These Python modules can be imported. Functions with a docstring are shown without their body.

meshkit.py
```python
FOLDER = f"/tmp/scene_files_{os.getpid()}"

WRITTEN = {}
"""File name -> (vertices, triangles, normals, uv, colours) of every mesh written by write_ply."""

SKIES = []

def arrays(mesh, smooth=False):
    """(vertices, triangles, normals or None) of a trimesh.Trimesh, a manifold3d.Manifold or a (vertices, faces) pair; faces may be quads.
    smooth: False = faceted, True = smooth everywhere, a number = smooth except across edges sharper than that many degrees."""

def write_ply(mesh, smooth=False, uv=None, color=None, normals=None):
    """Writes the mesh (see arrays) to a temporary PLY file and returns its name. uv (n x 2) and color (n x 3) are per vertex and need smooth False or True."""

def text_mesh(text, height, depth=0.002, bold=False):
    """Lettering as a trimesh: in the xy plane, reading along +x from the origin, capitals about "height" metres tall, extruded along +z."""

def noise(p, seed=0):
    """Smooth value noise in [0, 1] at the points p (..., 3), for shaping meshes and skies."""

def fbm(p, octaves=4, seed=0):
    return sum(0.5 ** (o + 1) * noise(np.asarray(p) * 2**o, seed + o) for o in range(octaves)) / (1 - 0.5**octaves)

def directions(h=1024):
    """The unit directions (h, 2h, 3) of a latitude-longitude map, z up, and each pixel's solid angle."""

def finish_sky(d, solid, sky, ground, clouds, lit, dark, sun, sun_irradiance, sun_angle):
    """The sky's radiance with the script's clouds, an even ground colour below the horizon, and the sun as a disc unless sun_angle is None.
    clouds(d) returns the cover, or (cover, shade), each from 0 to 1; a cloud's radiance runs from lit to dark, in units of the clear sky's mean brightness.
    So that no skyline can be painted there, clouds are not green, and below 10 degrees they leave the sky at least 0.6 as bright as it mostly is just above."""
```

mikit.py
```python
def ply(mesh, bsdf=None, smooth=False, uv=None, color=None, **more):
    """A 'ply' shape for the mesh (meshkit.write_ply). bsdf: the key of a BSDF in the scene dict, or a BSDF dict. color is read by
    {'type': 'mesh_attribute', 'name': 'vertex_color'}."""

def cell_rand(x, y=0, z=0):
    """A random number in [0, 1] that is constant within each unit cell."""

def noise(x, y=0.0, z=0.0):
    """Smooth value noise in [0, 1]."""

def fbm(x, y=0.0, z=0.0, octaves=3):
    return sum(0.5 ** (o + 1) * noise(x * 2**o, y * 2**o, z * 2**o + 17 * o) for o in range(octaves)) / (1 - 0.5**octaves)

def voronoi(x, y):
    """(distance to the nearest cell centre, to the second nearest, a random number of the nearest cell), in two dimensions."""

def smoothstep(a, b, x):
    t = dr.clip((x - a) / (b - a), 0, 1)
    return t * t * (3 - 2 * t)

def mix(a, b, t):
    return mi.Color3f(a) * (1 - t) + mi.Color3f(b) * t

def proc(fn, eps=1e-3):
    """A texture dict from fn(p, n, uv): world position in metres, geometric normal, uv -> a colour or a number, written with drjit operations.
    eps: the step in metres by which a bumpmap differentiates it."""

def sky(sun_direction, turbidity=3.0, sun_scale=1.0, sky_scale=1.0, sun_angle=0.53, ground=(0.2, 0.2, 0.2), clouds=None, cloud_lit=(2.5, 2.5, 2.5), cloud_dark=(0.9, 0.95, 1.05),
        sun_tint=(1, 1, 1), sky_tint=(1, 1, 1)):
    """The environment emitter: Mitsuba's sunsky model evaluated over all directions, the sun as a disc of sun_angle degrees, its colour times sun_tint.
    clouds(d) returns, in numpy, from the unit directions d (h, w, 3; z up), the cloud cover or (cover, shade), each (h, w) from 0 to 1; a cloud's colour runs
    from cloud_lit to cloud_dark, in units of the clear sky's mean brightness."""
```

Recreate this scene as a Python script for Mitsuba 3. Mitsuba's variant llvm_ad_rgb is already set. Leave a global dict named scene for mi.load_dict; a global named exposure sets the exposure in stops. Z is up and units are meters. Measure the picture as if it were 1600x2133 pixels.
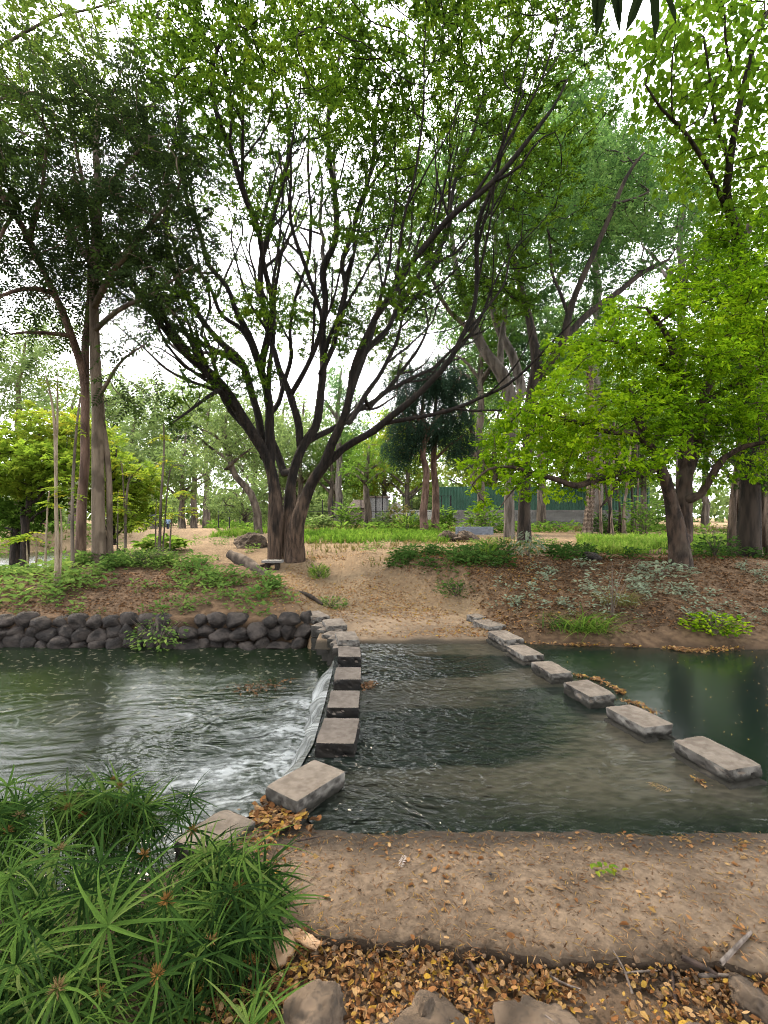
import math
import numpy as np, trimesh, mitsuba as mi, drjit as dr, mikit, meshkit
from mikit import noise as dnoise, fbm as dfbm, voronoi as dvor, smoothstep as sst, mix as cmix
from scipy.spatial import cKDTree
T = mi.ScalarTransform4f
scene, labels = {}, {}

# ------------------------------------------------------------------ camera, sky, exposure
EYE, FPX, PITCH = np.array([0, 0, 1.85]), 1040.0, 0.01106
scene['camera'] = {'type': 'perspective', 'fov': 75.14, 'fov_axis': 'x', 'near_clip': 0.05, 'far_clip': 2000.0,
                   'to_world': T().look_at(origin=[0, 0, 1.85], target=[0, math.cos(PITCH), 1.85 + math.sin(PITCH)], up=[0, 0, 1])}
scene['sky'] = mikit.sky([-0.40, 0.50, 0.77], turbidity=3, sun_scale=0.38, sun_angle=12, clouds=lambda d: 1.0,
                         cloud_lit=(2.5, 2.5, 2.52))
exposure = 4.1
TONE = 0.62     # reflectances below were judged by eye; this scales them together

def P(px, py, Z):
    """world point at depth Z seen at photo position px, py"""
    c, s = math.cos(PITCH), math.sin(PITCH)
    d = np.array([(px - 800) / FPX, c - s * (1066.5 - py) / FPX, s + c * (1066.5 - py) / FPX])
    return EYE + d * (Z / d[1])

# ------------------------------------------------------------------ small helpers
def lin(*pts):
    a = np.array(pts, float)
    return lambda x: np.interp(x, a[:, 0], a[:, 1])

def sm(a, b, x):
    t = np.clip((np.asarray(x, float) - a) / (b - a), 0, 1)
    return t * t * (3 - 2 * t)

def nrm(v):
    return v / (np.linalg.norm(v, axis=-1, keepdims=True) + 1e-12)

USED = {}
def numbered(k):
    n = USED.get(k, 0); USED[k] = n + 1
    return k if n == 0 else '%s_%03d' % (k, n)

def tag(k, label=None, cat=None, group=None, kind=None):
    d = {}
    if label: d['label'] = label
    if cat: d['category'] = cat
    if group: d['group'] = group
    if kind: d['kind'] = kind
    labels[k] = d
    return k

def put(k, mesh, bsdf, parent=None, smooth=False, uv=None, stuff=False):
    k = numbered((parent + '__' if parent else '') + k)
    scene[k] = mikit.ply(mesh, bsdf, smooth=smooth, uv=uv)
    if stuff: tag(k, kind='stuff')
    return k

def cat(parts):
    """concatenate (v, f, uv) triples"""
    vs, fs, us, n = [], [], [], 0
    for v, f, u in parts:
        vs.append(v); fs.append(f + n); us.append(u); n += len(v)
    return np.vstack(vs), np.vstack(fs), np.vstack(us)

# ------------------------------------------------------------------ materials
def C(*a): return mi.Color3f(*a)

def leafmat(key, cols, trans=1.1, rough=0.45, sub=None):
    """leaf blades: colour differs from leaf to leaf (uv.x is a random number per leaf)"""
    cols = [tuple(c) for c in cols]
    def fn(p, n, uv):
        t = uv.x * (len(cols) - 1)
        c = C(*cols[0])
        for i in range(1, len(cols)):
            c = cmix(c, cols[i], dr.clip(t - (i - 1), 0, 1))
        return c * TONE * (0.86 + 0.28 * dnoise(p.x * 1.7, p.y * 1.7, p.z * 1.7))
    scene[key] = {'type': 'principledthin', 'base_color': mikit.proc(fn), 'roughness': rough, 'diff_trans': trans, 'spec_trans': 0.0, 'eta': 1.28}

def solid(key, fn, rough=0.85, bump=None, bscale=0.01, spec=0.3):
    col = (lambda p, n, uv: fn(p, n, uv) * TONE) if callable(fn) else None
    b = {'type': 'principled', 'base_color': mikit.proc(col) if col else {'type': 'rgb', 'value': [c * TONE for c in fn]}, 'roughness': rough, 'specular': spec}
    if bump is not None:
        b = {'type': 'bumpmap', 'arbitrary': dict(mikit.proc(bump, eps=0.004)), 'scale': bscale, 'bsdf': b}
    scene[key] = {'type': 'twosided', 'bsdf': b}

def barkfn(dark, pale, fx=9.0, fz=1.6, lich=None, amt=0.0):
    def fn(p, n, uv):
        a = dfbm(p.x * fx, p.y * fx, p.z * fz, 3)
        c = cmix(dark, pale, sst(0.3, 0.7, a))
        if lich is not None:
            c = cmix(c, lich, amt * sst(0.52, 0.66, dfbm(p.x * 3.1 + 5, p.y * 3.1, p.z * 2.2, 3)))
        return c
    return fn

def barkbump(p, n, uv):
    return dfbm(p.x * 26, p.y * 26, p.z * 5, 3)

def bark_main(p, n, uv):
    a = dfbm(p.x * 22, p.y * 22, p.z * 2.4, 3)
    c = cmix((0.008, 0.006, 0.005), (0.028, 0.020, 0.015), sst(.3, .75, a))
    foot_light = sst(.35, .65, dfbm(p.x * 4, p.y * 4, p.z * 1.3, 3) + .30 - (p.z - .9) * .20)      # paler foot below near-black limbs: backlight contrast put into the bark colour
    return cmix(c, cmix((0.05, 0.033, 0.024), (0.145, 0.098, 0.070), sst(.25, .75, a)), foot_light)
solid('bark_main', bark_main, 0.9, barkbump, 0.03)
solid('bark_dark', barkfn((0.017, 0.013, 0.010), (0.06, 0.044, 0.033), 11, 1.5), 0.9)
solid('bark_mid', barkfn((0.07, 0.055, 0.045), (0.22, 0.175, 0.14), 8, 1.2), 0.9)
solid('bark_lime', barkfn((0.025, 0.017, 0.013), (0.095, 0.062, 0.045), 14, 3.5, (0.13, 0.10, 0.075), 0.4), 0.9, barkbump, 0.02)
solid('bark_pale', barkfn((0.125, 0.093, 0.067), (0.24, 0.185, 0.135), 9, 0.9, (0.085, 0.063, 0.045), 0.8), 0.85, barkbump, 0.012)
solid('bark_brown', barkfn((0.09, 0.055, 0.042), (0.22, 0.14, 0.11), 10, 2.0), 0.9)
solid('bark_grey', barkfn((0.085, 0.072, 0.062), (0.22, 0.19, 0.165), 8, 1.0), 0.9)
solid('bark_root', barkfn((0.07, 0.05, 0.038), (0.30, 0.225, 0.17), 18, 0.9), 0.9)
solid('twig_pale', barkfn((0.25, 0.19, 0.13), (0.42, 0.34, 0.25), 20, 4), 0.9)
solid('wood_grey', barkfn((0.12, 0.095, 0.08), (0.30, 0.25, 0.22), 30, 30), 0.9)
solid('wood_dark', barkfn((0.03, 0.022, 0.018), (0.09, 0.06, 0.05), 30, 30), 0.9)
solid('wood_raw', barkfn((0.42, 0.25, 0.14), (0.62, 0.42, 0.27), 30, 30), 0.8)

leafmat('leaf_main', [(0.028, 0.055, 0.009), (0.06, 0.125, 0.013), (0.14, 0.265, 0.02), (0.33, 0.46, 0.032)], 1.25)
leafmat('leaf_dark', [(0.018, 0.03, 0.014), (0.034, 0.056, 0.02), (0.065, 0.11, 0.028), (0.16, 0.27, 0.04)], 0.95, 0.4)
leafmat('leaf_upper', [(0.10, 0.17, 0.03), (0.15, 0.25, 0.04), (0.24, 0.34, 0.05)], 1.2)
leafmat('leaf_blue', [(0.05, 0.11, 0.035), (0.10, 0.215, 0.06), (0.19, 0.35, 0.09), (0.32, 0.48, 0.14)], 1.15, 0.45)
leafmat('leaf_lime', [(0.05, 0.12, 0.008), (0.16, 0.34, 0.012), (0.40, 0.66, 0.02), (0.68, 0.88, 0.035)], 1.25, 0.32)
leafmat('leaf_heart', [(0.08, 0.18, 0.014), (0.19, 0.36, 0.022), (0.36, 0.56, 0.04)], 1.2, 0.4)
leafmat('leaf_yellowgreen', [(0.16, 0.27, 0.03), (0.26, 0.42, 0.04), (0.40, 0.52, 0.06), (0.5, 0.45, 0.04)], 1.1)
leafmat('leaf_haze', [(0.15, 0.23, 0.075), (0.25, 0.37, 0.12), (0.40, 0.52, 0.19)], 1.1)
leafmat('leaf_mid', [(0.08, 0.17, 0.025), (0.16, 0.31, 0.045), (0.28, 0.46, 0.07)], 1.15)
leafmat('leaf_ashoka', [(0.025, 0.05, 0.035), (0.04, 0.08, 0.05), (0.07, 0.13, 0.08)], 0.8, 0.35)
leafmat('leaf_herb', [(0.06, 0.13, 0.03), (0.13, 0.25, 0.055), (0.24, 0.39, 0.09), (0.40, 0.52, 0.13)], 0.9)
leafmat('leaf_herb_dark', [(0.04, 0.09, 0.02), (0.075, 0.16, 0.035), (0.14, 0.26, 0.06)], 0.9)
leafmat('leaf_pale', [(0.26, 0.34, 0.22), (0.34, 0.42, 0.30), (0.40, 0.44, 0.30)], 0.8)
leafmat('leaf_grass', [(0.07, 0.16, 0.02), (0.14, 0.29, 0.035), (0.26, 0.44, 0.06), (0.40, 0.48, 0.12)], 1.1)
leafmat('leaf_drygrass', [(0.22, 0.22, 0.07), (0.34, 0.27, 0.12), (0.14, 0.24, 0.05)], 0.9)
leafmat('leaf_sedge', [(0.012, 0.030, 0.010), (0.026, 0.062, 0.017), (0.06, 0.13, 0.031), (0.14, 0.26, 0.052), (0.24, 0.30, 0.10)], 0.9, 0.25)
leafmat('sedge_flower', [(0.20, 0.13, 0.05), (0.32, 0.17, 0.055), (0.28, 0.22, 0.11)], 0.6, 0.7)
leafmat('litter', [(0.09, 0.05, 0.028), (0.20, 0.095, 0.042), (0.38, 0.18, 0.075), (0.52, 0.29, 0.13), (0.54, 0.36, 0.20), (0.58, 0.36, 0.06), (0.30, 0.19, 0.11), (0.16, 0.095, 0.055)], 0.5, 0.5)
leafmat('litter_brown', [(0.06, 0.036, 0.022), (0.13, 0.07, 0.036), (0.24, 0.13, 0.065), (0.34, 0.20, 0.11), (0.11, 0.07, 0.045), (0.30, 0.22, 0.15)], 0.4, 0.6)

# ------------------------------------------------------------------ the lie of the land
near_edge = lin((-40, 3.2), (-4, 3.3), (-1.4, 3.3), (-0.95, 3.3), (-0.62, 3.25), (-.35, 2.95), (0, 2.88), (1.5, 2.93), (3, 3.05), (6, 3.0), (40, 3))
far_edge = lin((-40, 8.5), (-6, 8.45), (-1.12, 8.42), (-0.75, 7.72), (-0.5, 7.34), (1.6, 7.36), (1.75, 7.5), (2.2, 7.25), (3.5, 7.1), (5, 6.95), (9, 7.0), (40, 8))
path_l = lin((7, -0.95), (8.6, -1.3), (9.6, -1.5), (11, -2.35), (11.7, -2.85), (12.2, -3.6), (12.8, -5.2), (14, -7.5), (16, -10), (20, -9))
path_r = lin((7, 1.7), (8.6, 1.75), (9.4, 1.55), (10.6, .75), (12, 0.0), (13, 0.3), (14.5, 3), (17, 6))
z_left = lin((0, .12), (.35, .2), (.8, .34), (2, .62), (3.3, .8), (4.4, .74), (6, .78), (8, .86), (11, .95), (40, 1.0))
z_path = lin((0, -.03), (.25, .02), (2.3, .03), (3.4, .2), (4.6, .46), (6.7, .86), (9, .93), (20, .97), (45, 1.0))
z_right = lin((0, -.02), (.4, .16), (1.5, .52), (3.0, .92), (3.6, .97), (5, .92), (9, .9), (20, .95), (45, 1.0))
z_near = lin((-30, .8), (-6, .4), (-1, .25), (0.6, .14), (1.3, 0.0), (1.7, -.035), (2.2, -.045), (2.6, -.12), (3.4, -.34))

def nz(x, y, f, seed=0, o=3):
    return meshkit.fbm(np.stack([x * f, y * f, np.zeros_like(x) + seed * 7.3], -1), o, seed) - .5

def H(x, y):
    """height of the ground"""
    x, y = np.asarray(x, float), np.asarray(y, float)
    x, y = np.broadcast_arrays(x, y)
    ne, fe = near_edge(x), far_edge(x)
    t = np.maximum(y - fe, 0)
    wl = sm(-0.55, 0.55, path_l(y) - x + nz(x, y, .9, 3) * .6)
    wr = sm(-0.55, 0.55, x - path_r(y) + nz(x, y, .9, 4) * .6)
    bank = z_path(t) * (1 - wl) * (1 - wr) + z_left(t) * wl + z_right(t) * wr * (1 - wl)
    amp = np.where(t < .3, .25, 1) * (0.02 + .09 * np.maximum(wl, wr))
    bank = bank + nz(x, y, 1.1, 1) * amp * 1.6 + nz(x, y, 5, 2) * amp * .45
    bank = bank - .60 * sm(-6.9, -8.8, x) * sm(9.6, 13.2, y) * sm(30, 18, y) * wl
    pond = 1 - sm(.75, 1.12, np.sqrt(((x + 16.5) / 8.0) ** 2 + ((y - 25.5) / 10.5) ** 2))
    bank = bank - 1.75 * pond - .85 * sm(-12, -24, x) * sm(34, 52, y)
    near = z_near(y) + nz(x, y, 2.2, 5) * .05 + nz(x, y, 9, 6) * .012
    near = near - .12 * sm(-.6, -1.6, x) * sm(1.2, 2.2, y)
    near = near + .24 * np.exp(-((x + .80) / .42) ** 2) * sm(1.95, 2.7, y)
    bed = -.75
    z = np.where(y < ne, near, np.where(y > fe, bank, 0))
    d = np.minimum(y - ne, fe - y)
    zin = np.where(y < (ne + fe) / 2, z_near(np.minimum(y, ne)), np.where(wl > .5, -.3, -.03))
    zin = zin + (bed - zin) * sm(0, .55, d)
    return np.where(d > 0, zin, z)

def grid(xs, ys, zf):
    X, Y = np.meshgrid(xs, ys)
    v = np.stack([X, Y, zf(X, Y)], -1).reshape(-1, 3)
    nx, ny = len(xs), len(ys)
    i = (np.arange(ny - 1)[:, None] * nx + np.arange(nx - 1)).ravel()
    f = np.vstack([np.stack([i, i + 1, i + nx + 1], 1), np.stack([i, i + nx + 1, i + nx], 1)])
    return v, f

def spaced(segs):
    out = [segs[0][0]]
    for a, b, d0, d1 in segs:
        x, t = a, 0
        while x < b - 1e-6:
            x = min(b, x + d0 + (d1 - d0) * (x - a) / (b - a)); out.append(x)
    return np.array(out)

xp = spaced([(0, 6.5, .075, .085), (6.5, 30, .1, 1.0), (30, 400, 1.5, 60)])
xs = np.concatenate([-xp[:0:-1], xp])
ys = spaced([(-30, -1, 3, .5), (-1, 1.2, .25, .1), (1.2, 2.9, .05, .06), (2.9, 7, .12, .1), (7, 14, .075, .11), (14, 45, .14, .9), (45, 120, 1, 4), (120, 600, 6, 70)])

def ground_col(p, n, uv):
    x, y = p.x, p.y
    b = dfbm(x * .9, y * .9, 3.0, 3)
    f = dfbm(x * 14, y * 14, p.z * 14, 3)
    # sandy trodden path, redder loose soil on the banks, darker damp soil by the water
    edge = dfbm(x * 1.3, y * 1.3, 9.0, 3) - .5
    pl = dr.select(y < 9.6, -1.3, dr.select(y < 12.6, -1.5 - (y - 9.6) * .57, -3.2 - (y - 12.6) * 1.8))
    pr = dr.select(y < 9.4, 1.65, dr.select(y < 12, 1.55 - (y - 9.4) * .6, 0.0 + (y - 12) * 1.25))
    path = sst(-.5, .35, x - pl + edge) * sst(-.5, .35, pr - x + edge)
    path = path * sst(7.0, 7.3, y) + sst(-9.5, -7, x) * sst(15, 17, y) * (1 - sst(20, 26, y + edge * 8)) * (1 - path)
    path = dr.clip(path, 0, 1)
    soil = cmix((0.07, 0.045, 0.028), (0.19, 0.122, 0.074), sst(.3, .7, f * .6 + b * .4))
    sand = cmix((0.175, 0.122, 0.074), (0.295, 0.214, 0.134), sst(.25, .75, f * .5 + b * .5))
    far = cmix((0.065, 0.08, 0.032), (0.15, 0.115, 0.068), b)
    c = cmix(soil, sand, path)
    c = cmix(c, far, sst(22, 34, y) * (1 - path))
    c = cmix(c, C(0.055, 0.035, 0.022), (1 - sst(0.0, .16, p.z + edge * .2)) * sst(6.5, 7, y) * (1 - path))
    near = cmix((0.075, 0.052, 0.036), (0.185, 0.13, 0.09), f)
    return cmix(near, c, sst(4.0, 5.0, y))

solid('soil', ground_col, 0.95, lambda p, n, uv: dfbm(p.x * 30, p.y * 30, p.z * 30, 3), 0.02, 0.15)
put('ground', grid(xs, ys, H), 'soil', smooth=True)
tag('ground', 'brown earth banks and sandy trodden path on both sides of the stream', kind='structure')

# ------------------------------------------------------------------ water
weir_x = lin((2.3, -.2), (2.9, -.35), (3.15, -.5), (3.42, -.66), (4.1, -.585), (5, -.6), (6, -.63), (7.0, -.68), (7.6, -.85), (8.4, -1.18))

def ripple(p, s=1.0):
    return dfbm(p.x * 9 * s, p.y * 16 * s, 1.0, 3) + .5 * dnoise(p.x * 34 * s, p.y * 50 * s, 5.0)

def ridge(x, y, z=0.0):
    return 1 - dr.abs(2 * dnoise(x, y, z) - 1)

def row_x(p):
    return dr.select(p.y > 5.0, 1.98 - (p.y - 5.0) * .115, 2.35 - (p.y - 3.57) * .27)

def ford_col(p, n, uv):
    # silt-streaked slab under a thin running sheet; the deep pool beyond the upper stones is dark green
    deep = sst(.0, .35, p.x - row_x(p))
    warp = dfbm(p.x * 1.2, p.y * 1.2, 2.0, 3) - .5
    streak = dnoise(p.x * .35 + 3, (p.y - p.x * .10) * 3.1 + warp * 1.2, 0.0)
    fine = dfbm(p.x * 7, p.y * 26, 4.0, 3)
    spots = dfbm(p.x * 14, p.y * 30, 1.0, 2)
    silt = sst(.42, .70, streak + .22 * (fine - .5)) * sst(2.95, 3.5, p.y) * (.30 + .70 * sst(-.3, 1.5, p.x))
    shal = cmix(cmix((0.008, 0.013, 0.011), (0.024, 0.031, 0.026), spots), cmix((0.050, 0.047, 0.036), (0.118, 0.106, 0.080), spots), silt)
    return cmix(shal, C(0.010, 0.019, 0.015), deep)

def ford_bump(p, n, uv):
    run = 1 - sst(-.1, .5, p.x - row_x(p))
    w = dfbm(p.x * 2.0, p.y * 2.0, 7.0, 2)
    fast = dfbm(p.x * 6.5 + w * 4, p.y * 15 + w * 6, 0.0, 3) + .30 * dnoise(p.x * 26 + w * 6, p.y * 44, 2.0) + .5 * ridge(p.x * 4 + w * 3, p.y * 9 + w * 4, 3.0)
    left = 1 - sst(-.2, 1.6, p.x)
    return fast * run * (.22 + 1.15 * left) * (.5 + dnoise(p.x * 1.1, p.y * 1.6, 3.0)) + (1 - run) * .05 * dfbm(p.x * 5, p.y * 6, 0.0, 2)

def watermat(key, col, bump, scale, rough=.06):
    scene[key] = {'type': 'twosided', 'bsdf': {'type': 'bumpmap', 'arbitrary': mikit.proc(bump, eps=.006), 'scale': scale,
                  'bsdf': {'type': 'roughplastic', 'diffuse_reflectance': mikit.proc(lambda p, n, uv: col(p, n, uv) * TONE), 'int_ior': 1.33, 'alpha': rough}}}
watermat('water_ford', ford_col, ford_bump, .026, .035)

def rush_of(p, w1, w2):
    d = -.66 - p.x
    return (1 - sst(.1, 1.8, d + w1 * 1.2)) * sst(2.7, 3.3, p.y) * (1 - sst(5.3, 6.4, p.y + w2 * .9 + d * .3))

def pool_col(p, n, uv):
    # green murk carrying white froth in curling lines that thin out away from the weir
    d = -.66 - p.x
    w1 = dfbm(p.x * 1.2, p.y * 1.2, 0.0, 3) - .5
    w2 = dfbm(p.x * 1.4, p.y * 1.4, 8.0, 3) - .5
    rush = rush_of(p, w1, w2)
    u, v = p.x * 2.1 + w1 * 3.2, p.y * 2.9 + w2 * 3.2 + p.x * .8
    fz = dfbm(p.x * 24, p.y * 30, 1.0, 3)
    fm = dfbm(p.x * 7, p.y * 9, 6.0, 3)
    l1 = sst(.74, .98, ridge(u, v, 1.0)); l2 = sst(.72, .98, ridge(u * 2.2 + w2 * 2, v * 2.2, 5.0)); l3 = sst(.7, 1.0, ridge(u * 5, v * 5, 2.0))
    tg = sum(dr.exp(-dr.square((p.y + .15 - g) / .24)) for g in (3.72, 4.46, 5.22, 6.02))
    boil = (1 - sst(.05, .75, d + w2 * .8)) * (1 - sst(5.9, 6.4, p.y)) * sst(3.2, 3.6, p.y) * (.35 + .75 * tg)
    foam = rush * (.62 * l1 + .40 * l2 + .2 * l3 + .30 * sst(.45, .7, fm)) * (.35 + .65 * sst(.3, .62, fz)) + boil * sst(.38, .62, fz * .5 + fm * .5) * .8
    trail = l1 * l2 * sst(.42, .62, dnoise(p.x * .7, p.y * 1.2, 3.0)) * (1 - sst(2.5, 5, d)) * (1 - sst(6.2, 7.2, p.y))
    foam = dr.clip(foam * .95 + trail * .25, 0, 1)
    murk = cmix((0.014, 0.024, 0.012), (0.06, 0.072, 0.058), rush)
    fleck = sst(.82, .88, dnoise(p.x * 20, p.y * 20, 2.0)) * .5 * sst(4.8, 6.2, p.y + d * .2)
    return cmix(cmix(murk, C(0.30, 0.28, 0.20), fleck), C(0.56, 0.585, 0.59), foam)

def pool_bump(p, n, uv):
    w1 = dfbm(p.x * 1.2, p.y * 1.2, 0.0, 2) - .5
    d = -.66 - p.x
    rush = (1 - sst(.2, 2.6, d)) * (1 - sst(5.0, 6.6, p.y))
    calm = (1 - sst(5.6, 7.0, p.y)) * (1 - .55 * sst(1.6, 3.2, d))
    return ((.22 + .78 * rush) * (.12 + .88 * calm)) * (dfbm(p.x * 5 + w1 * 6, p.y * 11 + w1 * 5, 0.0, 3) + .4 * rush * ridge(p.x * 3.5 + w1 * 5, p.y * 7 + w1 * 4, 2.0)) + .10 * rush * dfbm(p.x * 34, p.y * 44, 1.0, 2)
watermat('water_pool', pool_col, pool_bump, .036, .04)

def waves(x, y, fast):
    w = (nz(x, y, 1.3, 11) * .018 + nz(x * .6, y * 1.7, 3.1, 12) * .014) * fast
    return w

wx = np.concatenate([np.linspace(0, 1, 90) * 4.2, spaced([(4.2, 40, .08, 2.5)])[1:]])
wy = np.linspace(2.55, 7.75, 110)
U, V = np.meshgrid(wx, wy)
X = weir_x(V) + U
fastm = 1 - .75 * sm(2.1, 2.7, X)
Zw = waves(X, V, fastm) - .012 * np.exp(-U / .12)
vw = np.stack([X, V, Zw], -1).reshape(-1, 3)
i = (np.arange(len(wy) - 1)[:, None] * len(wx) + np.arange(len(wx) - 1)).ravel(); nxw = len(wx)
fw = np.vstack([np.stack([i, i + 1, i + nxw + 1], 1), np.stack([i, i + nxw + 1, i + nxw], 1)])
put('stream_water', (vw, fw), 'water_ford', smooth=True)
tag('stream_water', 'shallow rippling water running over the ford, dark green and deep beyond the right stones', kind='structure')

px_ = spaced([(0, 4, .04, .05), (4, 40, .06, 2)])
py_ = np.linspace(2.7, 8.75, 130)
U, V = np.meshgrid(px_, py_)
X = weir_x(V) + .12 - U
rough = np.exp(-((U - .12) / 1.3)) * sm(6.5, 5.5, V)
Zp = -.3 + waves(X, V, .45) + rough * (nz(X, V, 4, 15) * .09 + nz(X, V, 10, 16) * .035)
vp = np.stack([X, V, Zp], -1).reshape(-1, 3)
i = (np.arange(len(py_) - 1)[:, None] * len(px_) + np.arange(len(px_) - 1)).ravel(); nxw = len(px_)
fp = np.vstack([np.stack([i, i + nxw, i + nxw + 1], 1), np.stack([i, i + nxw + 1, i + 1], 1)])
put('pool_water', (vp, fp), 'water_pool', smooth=True)
tag('pool_water', 'green pool below the weir with white foam swirls and reflections', kind='structure')

watermat('water_pond', (lambda p, n, uv: C(0.02, 0.03, 0.018) + 0 * p.x), (lambda p, n, uv: dfbm(p.x * 2, p.y * 3, 0.0, 2)), .006)
put('pond_water', grid(np.linspace(-27, -7, 12), np.linspace(13, 39, 12), lambda x, y: x * 0 - .32), 'water_pond', smooth=True)
tag('pond_water', 'still dark pond behind the thin saplings on the left', kind='structure')

# falling sheet over the weir: strong tongues through the gaps between the stones, a thin film behind each stone
GAPS = (3.72, 4.46, 5.22, 6.02)
def tongue(y, lib):
    t = 0
    for g in GAPS: t = t + lib.exp(-((y - g) / .21) ** 2)
    return t
def fall_col(p, n, uv):
    tg = sum(dr.exp(-dr.square((p.y + .1 - g) / .22)) for g in GAPS)
    s = .6 * dnoise(p.y * 42 + p.z * 3, p.z * 2.5, 1.0) + .4 * dnoise(p.y * 105, p.z * 4, 2.0)
    b = dfbm(p.y * 5, p.z * 2.0, 4.0, 2)
    low = 1 - sst(-.30, -.10, p.z)
    return cmix((0.045, 0.048, 0.04), (0.74, 0.77, 0.77), dr.clip((.30 + .70 * sst(.25, .8, s)) * (.45 + .6 * b) * dr.minimum(.18 + tg, 1) + low * .35 * sst(.2, .7, s), 0, 1))
watermat('water_fall', fall_col, lambda p, n, uv: dnoise(p.y * 42 + p.z * 3, p.z * 2.5, 1.0) + .4 * dnoise(p.y * 105, p.z * 4, 2.0), .006, .15)
fy = np.linspace(3.5, 6.45, 190); ft = np.linspace(0, 1, 16)
A, B = np.meshgrid(ft, fy)
thick = nz(B * 5, B * 0, 3.0, 21) * .035 + nz(B * 30, A * .5, 1.0, 25) * .010
reach = .02 + (.07 + .17 * np.minimum(tongue(B, np), 1)) * np.sqrt(A) * (1 + nz(B, A, 2.5, 23) * .9) + thick * A
vf = np.stack([weir_x(B) - reach + .03, B - .10 * A, .004 - .335 * A ** 1.5 + nz(B, A, 8, 22) * .012], -1).reshape(-1, 3)
i = (np.arange(len(fy) - 1)[:, None] * 16 + np.arange(15)).ravel()
put('waterfall', (vf, np.vstack([np.stack([i, i + 1, i + 17], 1), np.stack([i, i + 17, i + 16], 1)])), 'water_fall', smooth=True)
tag('waterfall', 'low white curtain of water spilling over the weir beside the left stones', kind='structure')

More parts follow.
